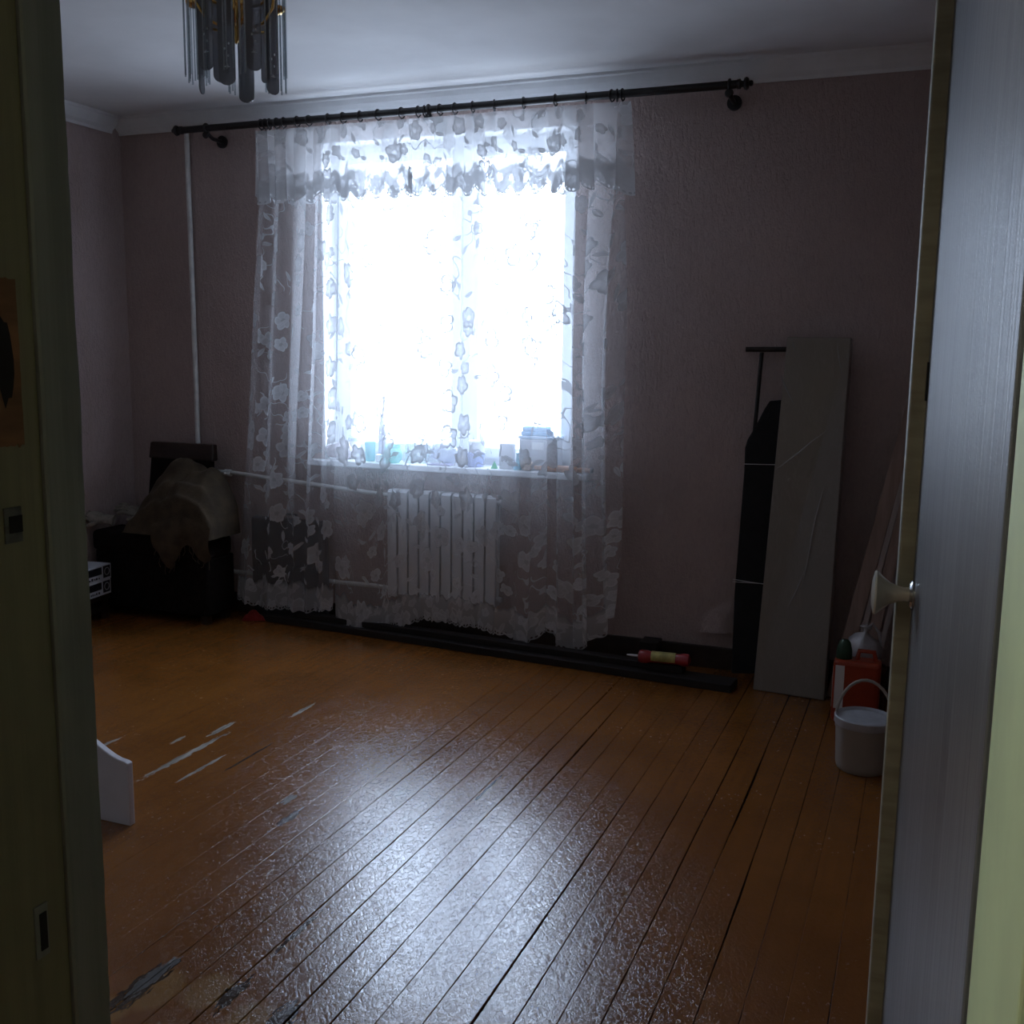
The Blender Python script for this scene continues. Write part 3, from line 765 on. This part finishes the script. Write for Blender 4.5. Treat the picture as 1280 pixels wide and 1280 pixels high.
# pale blue plastic bag and tray
y_ = 4.780; c_ = Vector((sx(556, y_), y_, SZ))
lone(MB().ball(c_+Vector((0, 0, .060)), (.075, .055, .060), 22, 12).jitter(.022, 18, 3).jitter(.006, 60, 2), 'plastic_bag', pm('pale_blue_film', (.55, .62, .76), .3, .1, coat=.4), 'crumpled pale blue plastic bag lying on the window sill', 'bag', c_, smooth='all')
y_ = 4.731; c_ = Vector((sx(550, y_), y_, SZ))
lone(MB().box(c_.x-.065, c_.x+.065, y_-.022, y_+.022, SZ, SZ+.010), 'flat_tray', M_lilac, 'small flat lilac tray in front of the pale blue bag', 'tray', c_, bevel=.003)
y_ = 4.731; c_ = Vector((sx(578, y_), y_, SZ))
lone(MB().lathe([(.001, 0), (.011, .002), (.017, .014), (.018, .028), (.014, .044), (.007, .053), (.001, .055)], c_, 16), 'white_egg', M_wht, 'white egg-shaped ornament at the edge of the window sill', 'ornament', c_, smooth='all')
# blue pot with white tub on top
y_ = 4.774; c_ = Vector((sx(594, y_), y_, SZ))
lone(MB().lathe([(.038, 0), (.042, .004), (.052, .066), (.054, .070), (.050, .070)], c_, 20), 'blue_bowl', M_blue, 'violet blue plastic bowl on the window sill', 'bowl', c_, smooth=True)
c2 = c_+Vector((.012, 0, .0705))
tb = thing('white_tub', 'white plastic tub standing on the violet blue bowl', 'tub', c2)
MB().lathe([(.034, 0), (.037, .004), (.042, .050), (.044, .052)], c2, 20).build('tub_body', M_wht, tb, smooth=True)
MB().lathe([(.046, .052), (.046, .060), (.040, .063), (.001, .063)], c2, 20).build('lid', M_wht, tb, smooth=True)
y_ = 4.725; c_ = Vector((sx(618, y_), y_, SZ))
lone(MB().add([c_+Vector(q) for q in ((-.016, -.010, 0), (.016, -.010, 0), (.016, .010, 0), (-.016, .010, 0), (.001, 0, .040))], [(3, 2, 1, 0), (0, 1, 4), (1, 2, 4), (2, 3, 4), (3, 0, 4)]), 'green_pyramid', M_green, 'tiny bright green pyramid on the window sill', 'ornament', c_)
# printed carton
y_ = 4.754; c_ = Vector((sx(634, y_), y_, SZ))
ct = thing('carton', 'upright pale carton with dark print on its front', 'carton', c_)
MB().box(c_.x-.034, c_.x+.034, y_-.02, y_+.025, SZ, SZ+.125).build('carton_body', M_carton, ct, bevel=.002)
pr_ = MB()
for i in range(5): pr_.box(c_.x-.022+i*.010, c_.x-.016+i*.010, y_-.0206, y_-.0199, SZ+.035+.006*(i % 2), SZ+.065-.005*(i % 3))
pr_.build('print', M_dark, ct)
# blue flask
y_ = 4.731; c_ = Vector((sx(647, y_), y_, SZ))
lone(MB().lathe([(.018, 0), (.021, .003), (.019, .014), (.009, .040), (.006, .075), (.008, .078), (.008, .084)], c_, 16), 'conical_flask', pm('cyan_blue_plastic', (.16, .48, .62), .3, .08), 'small cyan blue cone-shaped flask on the window sill', 'flask', c_, smooth=True)
# beige ball pot
y_ = 4.730; c_ = Vector((sx(659, y_), y_, SZ))
lone(MB().lathe([(.016, 0), (.028, .010), (.033, .025), (.029, .040), (.018, .048), (.016, .052), (.012, .052)], c_, 18), 'clay_pot', M_beige, 'round beige clay pot at the handle end of the rolling pin', 'pot', c_, smooth=True)
# grey storage box with bags on it
y_ = 4.813; c_ = Vector((sx(676, y_), y_, SZ))
bx = thing('storage_box', 'pale grey storage box under a blue folded cloth on the sill', 'box', c_)
MB().box(c_.x-.10, c_.x+.10, y_-.045, y_+.045, SZ, SZ+.15).build('box_body', M_carton, bx, bevel=.006)
MB().box(c_.x-.105, c_.x+.105, y_-.049, y_+.049, SZ+.15, SZ+.165).build('lid', M_pblue, bx, bevel=.005)
MB().box(c_.x-.03, c_.x+.03, y_-.048, y_-.044, SZ+.10, SZ+.135).build('clasp', M_wht, bx)
c2 = c_+Vector((-.02, 0, .166))
lone(MB().box(c2.x-.075, c2.x+.075, y_-.040, y_+.040, c2.z, c2.z+.022).box(c2.x-.068, c2.x+.060, y_-.040, y_+.043, c2.z+.021, c2.z+.045), 'folded_cloth', pm('sky_blue_cloth', (.32, .55, .80), .9, .12, 40, .4, 90), 'blue folded cloth lying on the pale grey storage box', 'cloth', c2, bevel=.008)
# turned wooden rolling pin
y_ = 4.722; xa, xb_ = sx(668, y_), sx(742, y_)
rp = thing('rolling_pin', 'turned orange brown wooden rolling pin on the sill', 'rolling pin', ((xa+xb_)/2, y_, SZ))
MB().lathe([(.006, 0), (.010, .004), (.010, .05), (.007, .06), (.0165, .068), (.0165, .215), (.008, .222), (.011, .235), (.011, xb_-xa-.012)], (xa, y_, SZ+.0168), 14, (1, 0, 0)).build('pin_body', M_woodo, rp, smooth=True)
MB().lathe([(.0112, xb_-xa-.014), (.0115, xb_-xa-.002), (.004, xb_-xa)], (xa, y_, SZ+.0168), 14, (1, 0, 0)).build('end_cap', M_dark, rp, smooth=True)

# ------------------------------------------------------------------ armchair with sack and gloves in the corner
M_dwood = pm('dark_stained_wood', (.028, .014, .009), .4, .3, 6, .2, 40, st=(1, 1, 5))
M_uph = pm('dark_brown_upholstery', (.010, .007, .006), .95, .3, 30, .5, 120, spec=.15)
ay0, ay1 = 4.36, 4.66
ax0, ax1 = at(112, 650, Y=ay0).x, -3.46; axc = (ax0+ax1)/2
arm_ = thing('armchair', 'dark upholstered easy chair under a brown sack in the corner', 'armchair', (axc, 4.36, 0))
MB().box(ax0+.01, ax1-.01, ay0+.02, ay1-.04, .05, .36).build('base', M_uph, arm_, bevel=.012)
MB().box(ax0, ax1, ay0, ay1-.06, .355, .47).build('seat', M_uph, arm_, bevel=.03, seg=3)
bxa, bxb = at(188, 560, Y=4.60).x, at(264, 575, Y=4.60).x
zt = at(188, 552, Y=4.61).z
MB().hexa([(bxa-.02, 4.55, .42), (bxb+.02, 4.55, .42), (bxb+.02, 4.60, .42), (bxa-.02, 4.60, .42)], [(bxa, 4.60, zt-.07), (bxb, 4.60, zt-.07), (bxb, 4.635, zt-.07), (bxa, 4.635, zt-.07)]).build('backrest', M_uph, arm_, bevel=.012)
MB().hexa([(bxa-.012, 4.595, zt-.09), (bxb+.012, 4.595, zt-.09), (bxb+.012, 4.645, zt-.09), (bxa-.012, 4.645, zt-.09)], [(bxa-.006, 4.605, zt), (bxb+.006, 4.605, zt), (bxb+.006, 4.65, zt), (bxa-.006, 4.65, zt)]).build('top_rail', M_dwood, arm_, bevel=.008)
for xs in (ax0+.03, ax1-.07):
    for yy in (ay0+.04, ay1-.10): MB().box(xs, xs+.04, yy, yy+.04, 0, .052).build('foot', M_dwood, arm_)
# burlap sack: slumped mound with a flap over the seat front
M_sack = pm('brown_burlap', (.070, .049, .028), .95, .25, 14, .8, 160)
s0, s1 = at(162, 620, Y=4.40).x, at(270, 620, Y=4.40).x
top_z = at(215, 573, Y=4.56).z
sk = thing('burlap_sack', 'brown burlap sack slumped over the dark armchair', 'sack', (axc+.08, 4.3, .475))
def mound(u, v):
    # u along x, v front -> back; rounded heap draped from backrest to seat edge
    x = lerp(s0, s1+.01, u); ed = math.sin(PI*min(1, max(0, u)))**.26
    y = lerp(4.325, 4.585, v); prof = interp([(0, .0), (.12, .55), (.35, .75), (.7, .97), (.9, 1.0), (1, .93)], v)
    h = (top_z-.475)*prof*ed*interp([(0, .42), (.22, .82), (.4, 1.0), (.8, .98), (1, .80)], u)
    n1 = mnoise.noise(Vector((x*7, y*7, 1)))*.035*ed + mnoise.noise(Vector((x*18, y*16, 4)))*.012
    crease = -.03*math.exp(-((u-.72+.35*(1-v))/.035)**2)
    return (x, y, .478+max(0, h+(n1+crease)*min(1, prof*2)))
mb = MB().grid(mound, 46, 40)
mb.build('sack_body', M_sack, sk, smooth='all')
f0, f1 = at(190, 650, Y=4.33).x, at(262, 640, Y=4.33).x
def sflap(u, v):
    x = lerp(f0, f1, u); tip = .17*math.exp(-((u-.30)/.22)**2)+.10*math.exp(-((u-.85)/.2)**2)+.015*mnoise.noise(Vector((u*14, 3, 0)))
    z = .60-.12*abs(u-.5)-v*(.10+tip); return (x, 4.332-.018*math.sin(PI*v)+.014*mnoise.noise(Vector((x*12, z*9, 2))), z)
MB().grid(sflap, 26, 14).build('torn_flap', M_sack, sk, smooth='all')
for k in range(12):
    u = .05+.9*k/11; q = Vector(sflap(u, 1.0)); ln = random.uniform(.02, .06)
    MB().tube([q, q+Vector((random.uniform(-.01, .01), -.004, -ln*.6)), q+Vector((random.uniform(-.02, .02), -.004, -ln))], .0018, 5).build('loose_thread', M_sack, sk)
# work gloves on the left arm of the chair
M_glove = pm('dirty_cream_cotton', (.26, .225, .185), .95, .2, 40, .6, 200)
def glove(base, rz, sc_, label):
    g = thing('work_glove', label, 'glove', base)
    Mx = Matrix.Translation(base) @ Matrix.Rotation(rz, 4, 'Z') @ Matrix.Rotation(.55, 4, 'X') @ Matrix.Rotation(.25, 4, 'Y') @ Matrix.Scale(sc_, 4)
    mb = MB().ball((0, 0, .020), (.050, .042, .020), 16, 10)
    for i, (yy, ln, bend) in enumerate(((-.032, .060, -.2), (-.011, .075, -.05), (.011, .070, .08), (.031, .055, .22))):
        p0 = Vector((-.030, yy*.8, .018)); d = Vector((-math.cos(bend), math.sin(bend), 0))
        mb.tube([p0, p0+d*ln*.5+Vector((0, 0, .010)), p0+d*ln*.85+Vector((0, 0, .004)), p0+d*ln+Vector((0, 0, -.004))], [.0115, .011, .010, .006], 8)
    p0 = Vector((.010, -.034, .016)); mb.tube([p0, p0+Vector((-.018, -.026, .006)), p0+Vector((-.040, -.036, .002)), p0+Vector((-.048, -.038, 0))], [.012, .0115, .010, .006], 8)
    mb.jitter(.004, 40, rz).xf(Mx).build('hand', M_glove, g, smooth='all')
    cf = MB().tube([(.036, 0, .019), (.060, .002, .022), (.086, 0, .026)], [.030, .033, .036], 14, cap=False)
    for q in cf.v: q.z = .019+(q.z-.019)*.5
    cf.xf(Mx).build('cuff', M_glove, g, smooth=True)
gx = at(128, 645, Y=4.44).x
glove(Vector((gx-.01, 4.40, .515)), .45, 1.1, 'crumpled cream cotton work glove lying flat on the armchair seat')
glove(Vector((gx+.10, 4.585, .53)), .60, 1.1, 'crumpled cream cotton work glove nearer the armchair backrest')

# ------------------------------------------------------------------ printed boxes on a low dark stool by the left wall
A_, B_ = at(97, 755, Z=.14), at(140, 740, Z=.14)
ub = (B_-A_).normalized(); A_ = A_-ub*.16; ln_ = (B_-A_).length; nb_ = Vector((ub.y, -ub.x, 0))      # nb_ faces the room
def bq(s_, o_, z): return Vector((A_.x, A_.y, 0))+ub*s_+nb_*o_+Vector((0, 0, z))
def bbox(s0, s1, o0, o1, z0, z1): return MB().hexa([bq(s0,o0,z0), bq(s0,o1,z0), bq(s1,o1,z0), bq(s1,o0,z0)], [bq(s0,o0,z1), bq(s0,o1,z1), bq(s1,o1,z1), bq(s1,o0,z1)])
st = thing('low_stool', 'low dark wooden stool under the two printed boxes', 'stool', bq(ln_/2, -.09, 0))
bbox(0, ln_-.01, -.17, -.005, .112, .1395).build('stool_top', M_dwood, st, bevel=.005)
for s0_ in (.02, ln_-.05):
    for o0_ in (-.16, -.04): bbox(s0_, s0_+.03, o0_, o0_+.03, 0, .113).build('leg', M_dwood, st)
bbox(.03, ln_-.03, -.036, -.020, .045, .07).build('stretcher', M_dwood, st)
M_boxw = pm('white_printed_card', (.72, .76, .82), .5, .04, 10)
M_ink = pm('black_print_ink', (.016, .017, .024), .45, .3, 30)
def pbox(z0, h, d0, label):
    b = thing('printed_box', label, 'box', bq(ln_/2, -.09, z0))
    e = .0006; L0, L1 = d0, ln_+d0
    bbox(L0, L1, -.185, 0, z0, z0+h).build('box_body', M_boxw, b, bevel=.002)
    bbox(L0+.02, L1-.080, -e, e, z0+h*.42, z0+h*.90).build('print_panel', M_ink, b)
    bbox(L1-.068, L1-.008, -e, e, z0+h*.14, z0+h*.92).build('print_panel', M_ink, b)
    bbox(L1-e, L1+e, -.17, -.015, z0+h*.12, z0+h*.88).build('print_panel', M_ink, b)
    MB().torus(bq(L1-.037, .001, z0+h*.54), h*.24, .002, nb_, 18, 6).build('printed_ring', M_carton, b)
    pm_ = MB(); xx_ = L0+.03
    while xx_ < L1-.10:
        w_ = random.uniform(.006, .016); q_ = bbox(xx_, xx_+w_, -e, e, z0+h*.14, z0+h*random.uniform(.24, .32)); pm_.add(q_.v, q_.f); xx_ += w_+random.uniform(.004, .010)
    pm_.build('printed_marks', M_ink, b)
pbox(.1400, .080, -.006, 'white box with black print panels standing on the low stool')
pbox(.2203, .082, 0.0, 'white-topped printed box lying on another printed box')

# ------------------------------------------------------------------ white panel of low furniture at the left
q = at(163, 1033, Z=.0)
wx, wy = q.x, q.y
ph_ = at(160, 955, Y=wy).z; pt_ = at(106, 925, Y=wy).z
prof = [(wx, .0), (wx, ph_*.995), (wx-.012, ph_+.004)]
for i in range(1, 9):
    f = i/8; s_ = f*f*(3-2*f); prof.append((wx-.012-.20*f, ph_+.004+(pt_+.02-ph_)*s_))
prof += [(wx-.55, pt_+.03), (wx-.55, 0)]
bd = thing('bed_end', 'low white board with a curved top standing on the floor', 'bed end', (wx-.25, wy, 0))
M_wlac = pm('white_lacquer_board', (.74, .70, .73), .4, .05, 8)
MB().prism([(x, wy, z) for x, z in prof], (0, .022, 0)).build('end_board', M_wlac, bd, bevel=.003)
MB().box(wx-.55, wx-.52, wy+.022, wy+.20, .06, .16).build('side_rail', M_wlac, bd)
MB().box(wx-.55, wx-.51, wy+.20, wy+.24, 0, .18).build('post', M_wlac, bd)

# ------------------------------------------------------------------ black suitcase behind the narrow curtain
y_ = 4.67
xa, xb_ = at(316, 690, Y=y_).x, at(408, 690, Y=y_).x
za = at(360, 648, Y=y_).z
M_case = pm('black_suitcase_fabric', (.010, .010, .014), .6, .3, 40, .4, 150)
su = thing('suitcase', 'black upright suitcase on the floor between pipe and radiator', 'suitcase', ((xa+xb_)/2, y_, 0))
MB().box(xa, xb_, 4.652, 4.704, .012, za).build('case_body', M_case, su, bevel=.018, seg=3)
MB().box(xa-.002, xb_+.002, 4.673, 4.683, .03, za-.02).build('zip_band', M_dark, su, bevel=.003)
xm = (xa+xb_)/2
MB().tube([(xm-.05, 4.678, za-.004), (xm-.048, 4.678, za+.022), (xm+.048, 4.678, za+.022), (xm+.05, 4.678, za-.004)], .007, 8).build('handle', M_dark, su, smooth=True)
MB().box(xa+.04, xb_-.04, 4.646, 4.653, .08, za*.55).build('front_pocket', M_case, su, bevel=.006)
for x_ in (xa+.04, xb_-.07): MB().box(x_, x_+.03, 4.655, 4.70, 0, .014).build('foot', M_dark, su)
# red rag below the curtain hem
q = at(325, 772, Z=.0); c_ = Vector((q.x, q.y-.05, .002))
def rag(u, v):
    a = 2*PI*u; r = v*(.055+.022*math.sin(3*a+1)+.012*math.sin(5*a))
    return (c_.x+r*math.cos(a), c_.y-.01+r*.6*math.sin(a), .003+.055*(1-v)**1.3+.012*(1+mnoise.noise(Vector((math.cos(a)*2, math.sin(a)*2, v*3))))*v*(1-v)*4)
lone(MB().grid(rag, 28, 8), 'red_rag', pm('red_cloth', (.26, .018, .013), .9, .2, 30, .4, 100), 'small red rag on the floor under the curtain hem', 'rag', c_, smooth='all')

# ------------------------------------------------------------------ dark boards lying along the wall under the window
M_board = pm('dark_weathered_board', (.016, .011, .009), .8, .35, 5, .4, 30, st=(.4, 6, 6))
def lying(x0, ya, x1, yb, wd, z0, h, label):
    d = Vector((x1-x0, yb-ya, 0)).normalized(); nn = Vector((-d.y, d.x, 0)); a = Vector((x0, ya, z0)); b = Vector((x1, yb, z0)); up = Vector((0, 0, h))
    return lone(MB().hexa([a, b, b+nn*wd, a+nn*wd], [a+up, b+up, b+nn*wd+up, a+nn*wd+up]), 'floor_board', M_board, label, 'board', (a+b)/2+nn*wd/2, bevel=.003)
lying(-3.30, 4.60, -0.72, 4.40, .125, .0, .035, 'long dark board lying flat on the floor, lowest along the window wall')
lying(-3.10, 4.615, -0.95, 4.475, .060, .0355, .030, 'dark batten lying on top of the long floor board')
q = at(811, 800, Y=4.62)
cb_ = Vector((q.x, 4.645, 0))
lone(MB().box(cb_.x-.04, cb_.x+.045, 4.60, 4.70, .0, .13), 'dark_block', M_board, 'dark wooden block standing against the wall by the red bottle', 'block', cb_, bevel=.004)
# red squeeze bottle lying on the boards
q = at(828, 832, Y=4.42); zz = .066+.031
c_ = Vector((q.x, 4.475, .066))
sb_ = thing('squeeze_bottle', 'red squeeze bottle with a yellow label lying on dark boards', 'bottle', c_)
a0 = at(797, 833, Y=4.475).x; a1 = at(862, 838, Y=4.475).x; L_ = a1-a0
dirb = Vector((1, .08, 0)).normalized(); s0_ = Vector((a0, 4.475, zz))
M_red = pm('red_plastic', (.40, .022, .026), .3, .1, 12, coat=.4)
MB().lathe([(.010, 0), (.026, .006), (.030, .018), (.030, .045), (.025, .060), (.025, L_*.80), (.030, L_*.86), (.028, L_-.008), (.006, L_)], s0_, 18, dirb).build('bottle_body', M_red, sb_, smooth=True)
MB().lathe([(.0262, .062), (.0262, L_*.72)], s0_+Vector((0, 0, .0022)), 18, dirb, cap=False).build('yellow_label', pm('yellow_print', (.55, .48, .16), .5, .3, 25), sb_, smooth=True)
MB().lathe([(.006, 0), (.005, .03), (.003, .05), (.001, .052)], s0_, 10, -dirb).build('nozzle', M_wht, sb_, smooth=True)

# ------------------------------------------------------------------ wrapped panel pack, ironing board
def lean(fl, fr, tl_, tr_, back):
    """slab given by its four front corners and a thickness vector"""
    b = Vector(back); return MB().hexa([fl, fr, fr+b, fl+b], [tl_, tr_, tr_+b, tl_+b])
mt, t, p = new_mat('panel_under_clear_film'); v = tcoord(t)
cr_ = nz(t, stretch(t, v, (9, 9, 3)), 1.0, 3, .6, 1.5)
fold = 1.0-(cr_-.5).abs().ss(0, .035)
t.links.new(mixc(t, fold*.10, (.225, .195, .165), (.36, .33, .30)), p.inputs['Base Color'])
p.inputs['Roughness'].default_value = .33; p.inputs['Coat Weight'].default_value = .6; p.inputs['Coat Roughness'].default_value = .2
t.links.new(bumpn(t, nz(t, stretch(t, v, (14, 14, 5)), 1, 3, .6, 1.0)+fold*.1, .30, .01), p.inputs['Normal'])
M_film = mt
pl0 = at(941, 862, Z=.001); pr0 = at(1030, 876, Z=.001)
pt0 = at(984, 421, Y=4.600); pt1 = at(1064, 422, Y=4.605)
nrm = (pr0-pl0).cross(pt0-pl0).normalized(); nrm = nrm if nrm.y > 0 else -nrm
pk = thing('wrapped_panel_pack', 'tall grey panel pack in clear film leaning on the wall', 'panel pack', (pl0+pr0)/2)
lean(pl0, pr0, pt0, pt1, nrm*.062).build('pack_body', M_film, pk, bevel=.004)
M_filmc = glassy('crease_highlight_film', (.80, .79, .77), .16, .25, .40)  # whitish haze puts the crease highlights into the film's colour
def film(px, py, px2, py2, wd):
    """raised wrinkle of the film lying on the pack face"""
    def onp(px_, py_):
        d = Vector(AX_R*((px_-640)/F_PX)+AX_U*((640-py_)/F_PX)+AX_F); c = Vector(CAM)
        return c+d*((pl0-c).dot(nrm)/d.dot(nrm))
    a, b = onp(px, py), onp(px2, py2); n_ = 10; pts = []
    ln = (b-a).length
    for i in range(n_+1):
        f = i/n_; q_ = a.lerp(b, f)+Vector((1, 0, 0))*.012*math.sin(5*f+px)*ln
        pts.append(q_-nrm*.0005)
    return MB().tube(pts, [wd*(.25+math.sin(PI*i/n_)) for i in range(n_+1)], 6)
for a_ in ((976, 470, 992, 505, .0028), (968, 588, 1034, 538, .0022), (1000, 735, 1030, 610, .0026), (985, 760, 1005, 715, .0022), (1046, 425, 1052, 470, .0018), (990, 424, 994, 440, .0018)):
    film(*a_).build('film_wrinkle', M_filmc, pk, smooth='all')
# ironing board: dark cover, tapered nose up, leg frame with crossbar above it
M_cover = pm('black_board_cover', (.007, .007, .008), .85, .3, 30, .3, 100)
M_steel = pm('dark_steel_tube', (.03, .026, .024), .4, .2, 30, metal=.6)
def ib(px, py, dy=0.0):
    # plane leaning back: y grows with height
    c = Vector(CAM); d = Vector(AX_R*((px-640)/F_PX)+AX_U*((640-py)/F_PX)+AX_F)
    n_ = Vector((0, -1, .08)).normalized(); p0 = Vector((-.8, 4.575+dy, 0)); return c+d*((p0-c).dot(n_)/d.dot(n_))
nb = Vector((0, 1, -.08)).normalized()
irb = thing('ironing_board', 'folded ironing board with black cover standing behind the wrapped pack', 'ironing board', ib(940, 840))
pts = [(914, 842), (918, 740), (930, 590), (931, 560), (934, 550), (943, 535), (955, 512), (962, 501), (985, 499), (1000, 520), (1003, 600), (990, 842)]
b0 = [ib(*q) for q in pts]; 
MB().prism(b0, nb*.018).build('covered_board', M_cover, irb, bevel=.006)
s_ = nb*.030
MB().tube([ib(951, 440)+s_, ib(940, 560)+s_, ib(925, 838)+s_], .009, 10).build('leg_tube', M_steel, irb, smooth=True)
MB().tube([ib(931, 436)+s_, ib(1000, 436)+s_], .011, 12).build('foot_bar', M_steel, irb, smooth=True)
MB().tube([ib(991, 440)+s_, ib(992, 560)+s_, ib(975, 838)+s_], .009, 10).build('leg_tube', M_steel, irb, smooth=True)
for ya, yb in ((580, 581), (724, 731), (727, 730)):
    xa_ = 930 if ya == 580 else 916
    MB().tube([ib(xa_, ya)-nb*.003, ib(xa_+45, yb)-nb*.003], .0013, 5).build('tie_string', M_wht, irb)

# ------------------------------------------------------------------ slats leaning in the right corner, bucket and cans
M_slat = pm('pinkish_brown_slat', (.34, .24, .20), .55, .2, 5, .2, 40, st=(6, 6, .5))
M_slat2 = pm('grey_primed_slat', (.44, .38, .36), .55, .12, 6, st=(6, 6, .5))
for i, (x0, y0, x1, y1, ln, wd, mat, lab) in enumerate((
    (-.330, 4.520, .205, 4.690, 2.45, .060, M_slat, 'widest pinkish brown slat leaning in the corner behind the bucket'),
    (-.262, 4.510, .205, 4.650, 2.40, .022, M_slat2, 'thin pale grey slat leaning beside the widest brown slat'),
    (-.225, 4.500, .205, 4.610, 2.30, .045, M_slat, 'brown slat leaning between the thin grey slats'),
    (-.170, 4.490, .205, 4.560, 2.10, .020, M_slat2, 'thin grey slat leaning closest to the open door'))):
    a = Vector((x0, y0, 0)); h = math.sqrt(ln**2-(x1-x0)**2-(y1-y0)**2); b = Vector((x1-.02, y1, h))
    ax_ = (b-a).normalized(); wv_ = Vector((1, 0, 0)); wv_ = (wv_-ax_*wv_.dot(ax_)).normalized(); tv = ax_.cross(wv_)*-.012
    tv = tv if tv.y > 0 else -tv
    a = a+Vector((0, 0, .004))
    lone(MB().hexa([a, a+wv_*wd+Vector((0,0,.2*wd)), a+wv_*wd+tv+Vector((0,0,.2*wd)), a+tv], [b-wv_*wd*.0, b+wv_*.02, b+wv_*.02+tv, b+tv] if False else [b-wv_*wd, b, b+tv, b-wv_*wd+tv]), 'wooden_slat', mat, lab, 'slat', a, bevel=.0015)
# white bucket
q = at(1076, 962, Z=0); BX, BY = q.x, q.y+.02
bw = at(1043, 890, Y=BY).x; BR = (BX-bw)*.98; BH = at(1076, 897, Y=BY-.02).z
bk = thing('bucket', 'white plastic bucket with a lid standing by the door', 'bucket', (BX, BY, 0))
M_buck = pm('white_bucket_plastic', (.38, .345, .30), .4, .05, 8)
MB().lathe([(BR*.82, 0), (BR*.86, .004), (BR*.90, .02), (BR*.955, BH-.045), (BR*.98, BH-.04), (BR*.98, BH-.015)], (BX, BY, 0), 36).build('pail', M_buck, bk, smooth=True)
MB().lathe([(BR*.99, BH-.028), (BR*1.02, BH-.024), (BR*1.02, BH), (BR*.97, BH+.003), (BR*.93, BH-.002), (BR*.91, BH-.008), (.001, BH-.007)], (BX, BY, 0), 36).build('lid', pm('grey_white_lid', (.46, .47, .50), .35, .12, 18), bk, smooth=True)
hp = []
for i in range(17):
    a = PI*i/16; hp.append((BX+BR*1.0*math.cos(a)*.98, BY+.01+.02*math.sin(a), BH-.03+(at(1080, 853, Y=BY).z-BH+.03)*math.sin(a)))
MB().tube(hp, .0055, 8).build('handle', M_buck, bk, smooth=True)
# orange-red canister with dark green cap
q = at(1056, 874, Z=0); c_ = Vector((q.x+.03, 4.26, 0)); zc_ = at(1056, 822, Y=c_.y).z
M_or = pm('orange_red_plastic', (.38, .045, .014), .35, .12, 10)
cn = thing('canister', 'orange red plastic canister with green cap behind the bucket', 'canister', c_)
MB().box(c_.x-.065, c_.x+.115, c_.y-.05, c_.y+.05, 0, zc_).build('canister_body', M_or, cn, bevel=.018, seg=3)
MB().lathe([(.030, zc_-.004), (.032, zc_), (.030, zc_+.035), (.022, zc_+.065), (.012, zc_+.075), (.001, zc_+.076)], c_+Vector((-.028, 0, 0)), 16).build('cap', pm('dark_green_plastic', (.02, .06, .03), .4, .2), cn, smooth=True)
MB().tube([c_+Vector((.02, 0, zc_-.01)), c_+Vector((.03, 0, zc_+.035)), c_+Vector((.085, 0, zc_+.035)), c_+Vector((.095, 0, zc_-.01))], .010, 8).build('handle', M_or, cn, smooth=True)
MB().box(c_.x-.0655, c_.x-.0645, c_.y-.035, c_.y+.035, .06, zc_-.03).box(c_.x-.055, c_.x-.02, c_.y-.0508, c_.y-.0498, .06, zc_-.02).build('label_sticker', M_wht, cn)
# grey-white plastic bag on a dark can behind the canister
q = at(1076, 830, Y=c_.y+.14); d_ = Vector((q.x+.02, c_.y+.14, 0)); zb_ = q.z
dc = thing('paint_can', 'dark paint can behind the orange canister', 'can', d_)
MB().lathe([(.078, 0), (.080, .004), (.080, zb_-.012), (.083, zb_-.010), (.083, zb_-.003), (.074, zb_-.003), (.074, zb_-.008), (.001, zb_-.008)], d_, 28).build('can_body', pm('dark_red_brown_tin', (.06, .018, .014), .5, .3, 12), dc, smooth=True)
MB().torus(d_+Vector((0, -.081, zb_*.6)), .020, .0018, (0, 1, 0), 20, 6).build('wire_handle', M_steel, dc, smooth='all')
g0 = d_+Vector((-.012, -.01, zb_-.002))
zg = at(1076, 783, Y=g0.y).z
bg_ = thing('plastic_bag', 'knotted pale plastic bag on the dark paint can', 'bag', g0)
hh = zg-g0.z
mbg = MB().lathe([(.03, 0), (.060, .008), (.068, hh*.35), (.058, hh*.62), (.030, hh*.80), (.012, hh*.88), (.020, hh*.97), (.026, hh)], g0, 24)
mbg.jitter(.026, 20, 2).jitter(.005, 70, 5)
for q_ in mbg.v: q_.z = max(q_.z, g0.z+.0005)
mbg.build('bag_body', pm('pale_grey_film', (.46, .45, .46), .35, .12, 20, coat=.5), bg_, smooth='all')
MB().tube([g0+Vector((.0, 0, hh*.95)), g0+Vector((.03, -.01, hh*1.12)), g0+Vector((.055, -.01, hh*.9)), g0+Vector((.066, 0, hh*.55))], [.004, .006, .006, .003], 6).build('bag_ear', pm('pale_grey_film_ear', (.46, .45, .46), .35, .12, 20), bg_, smooth=True)
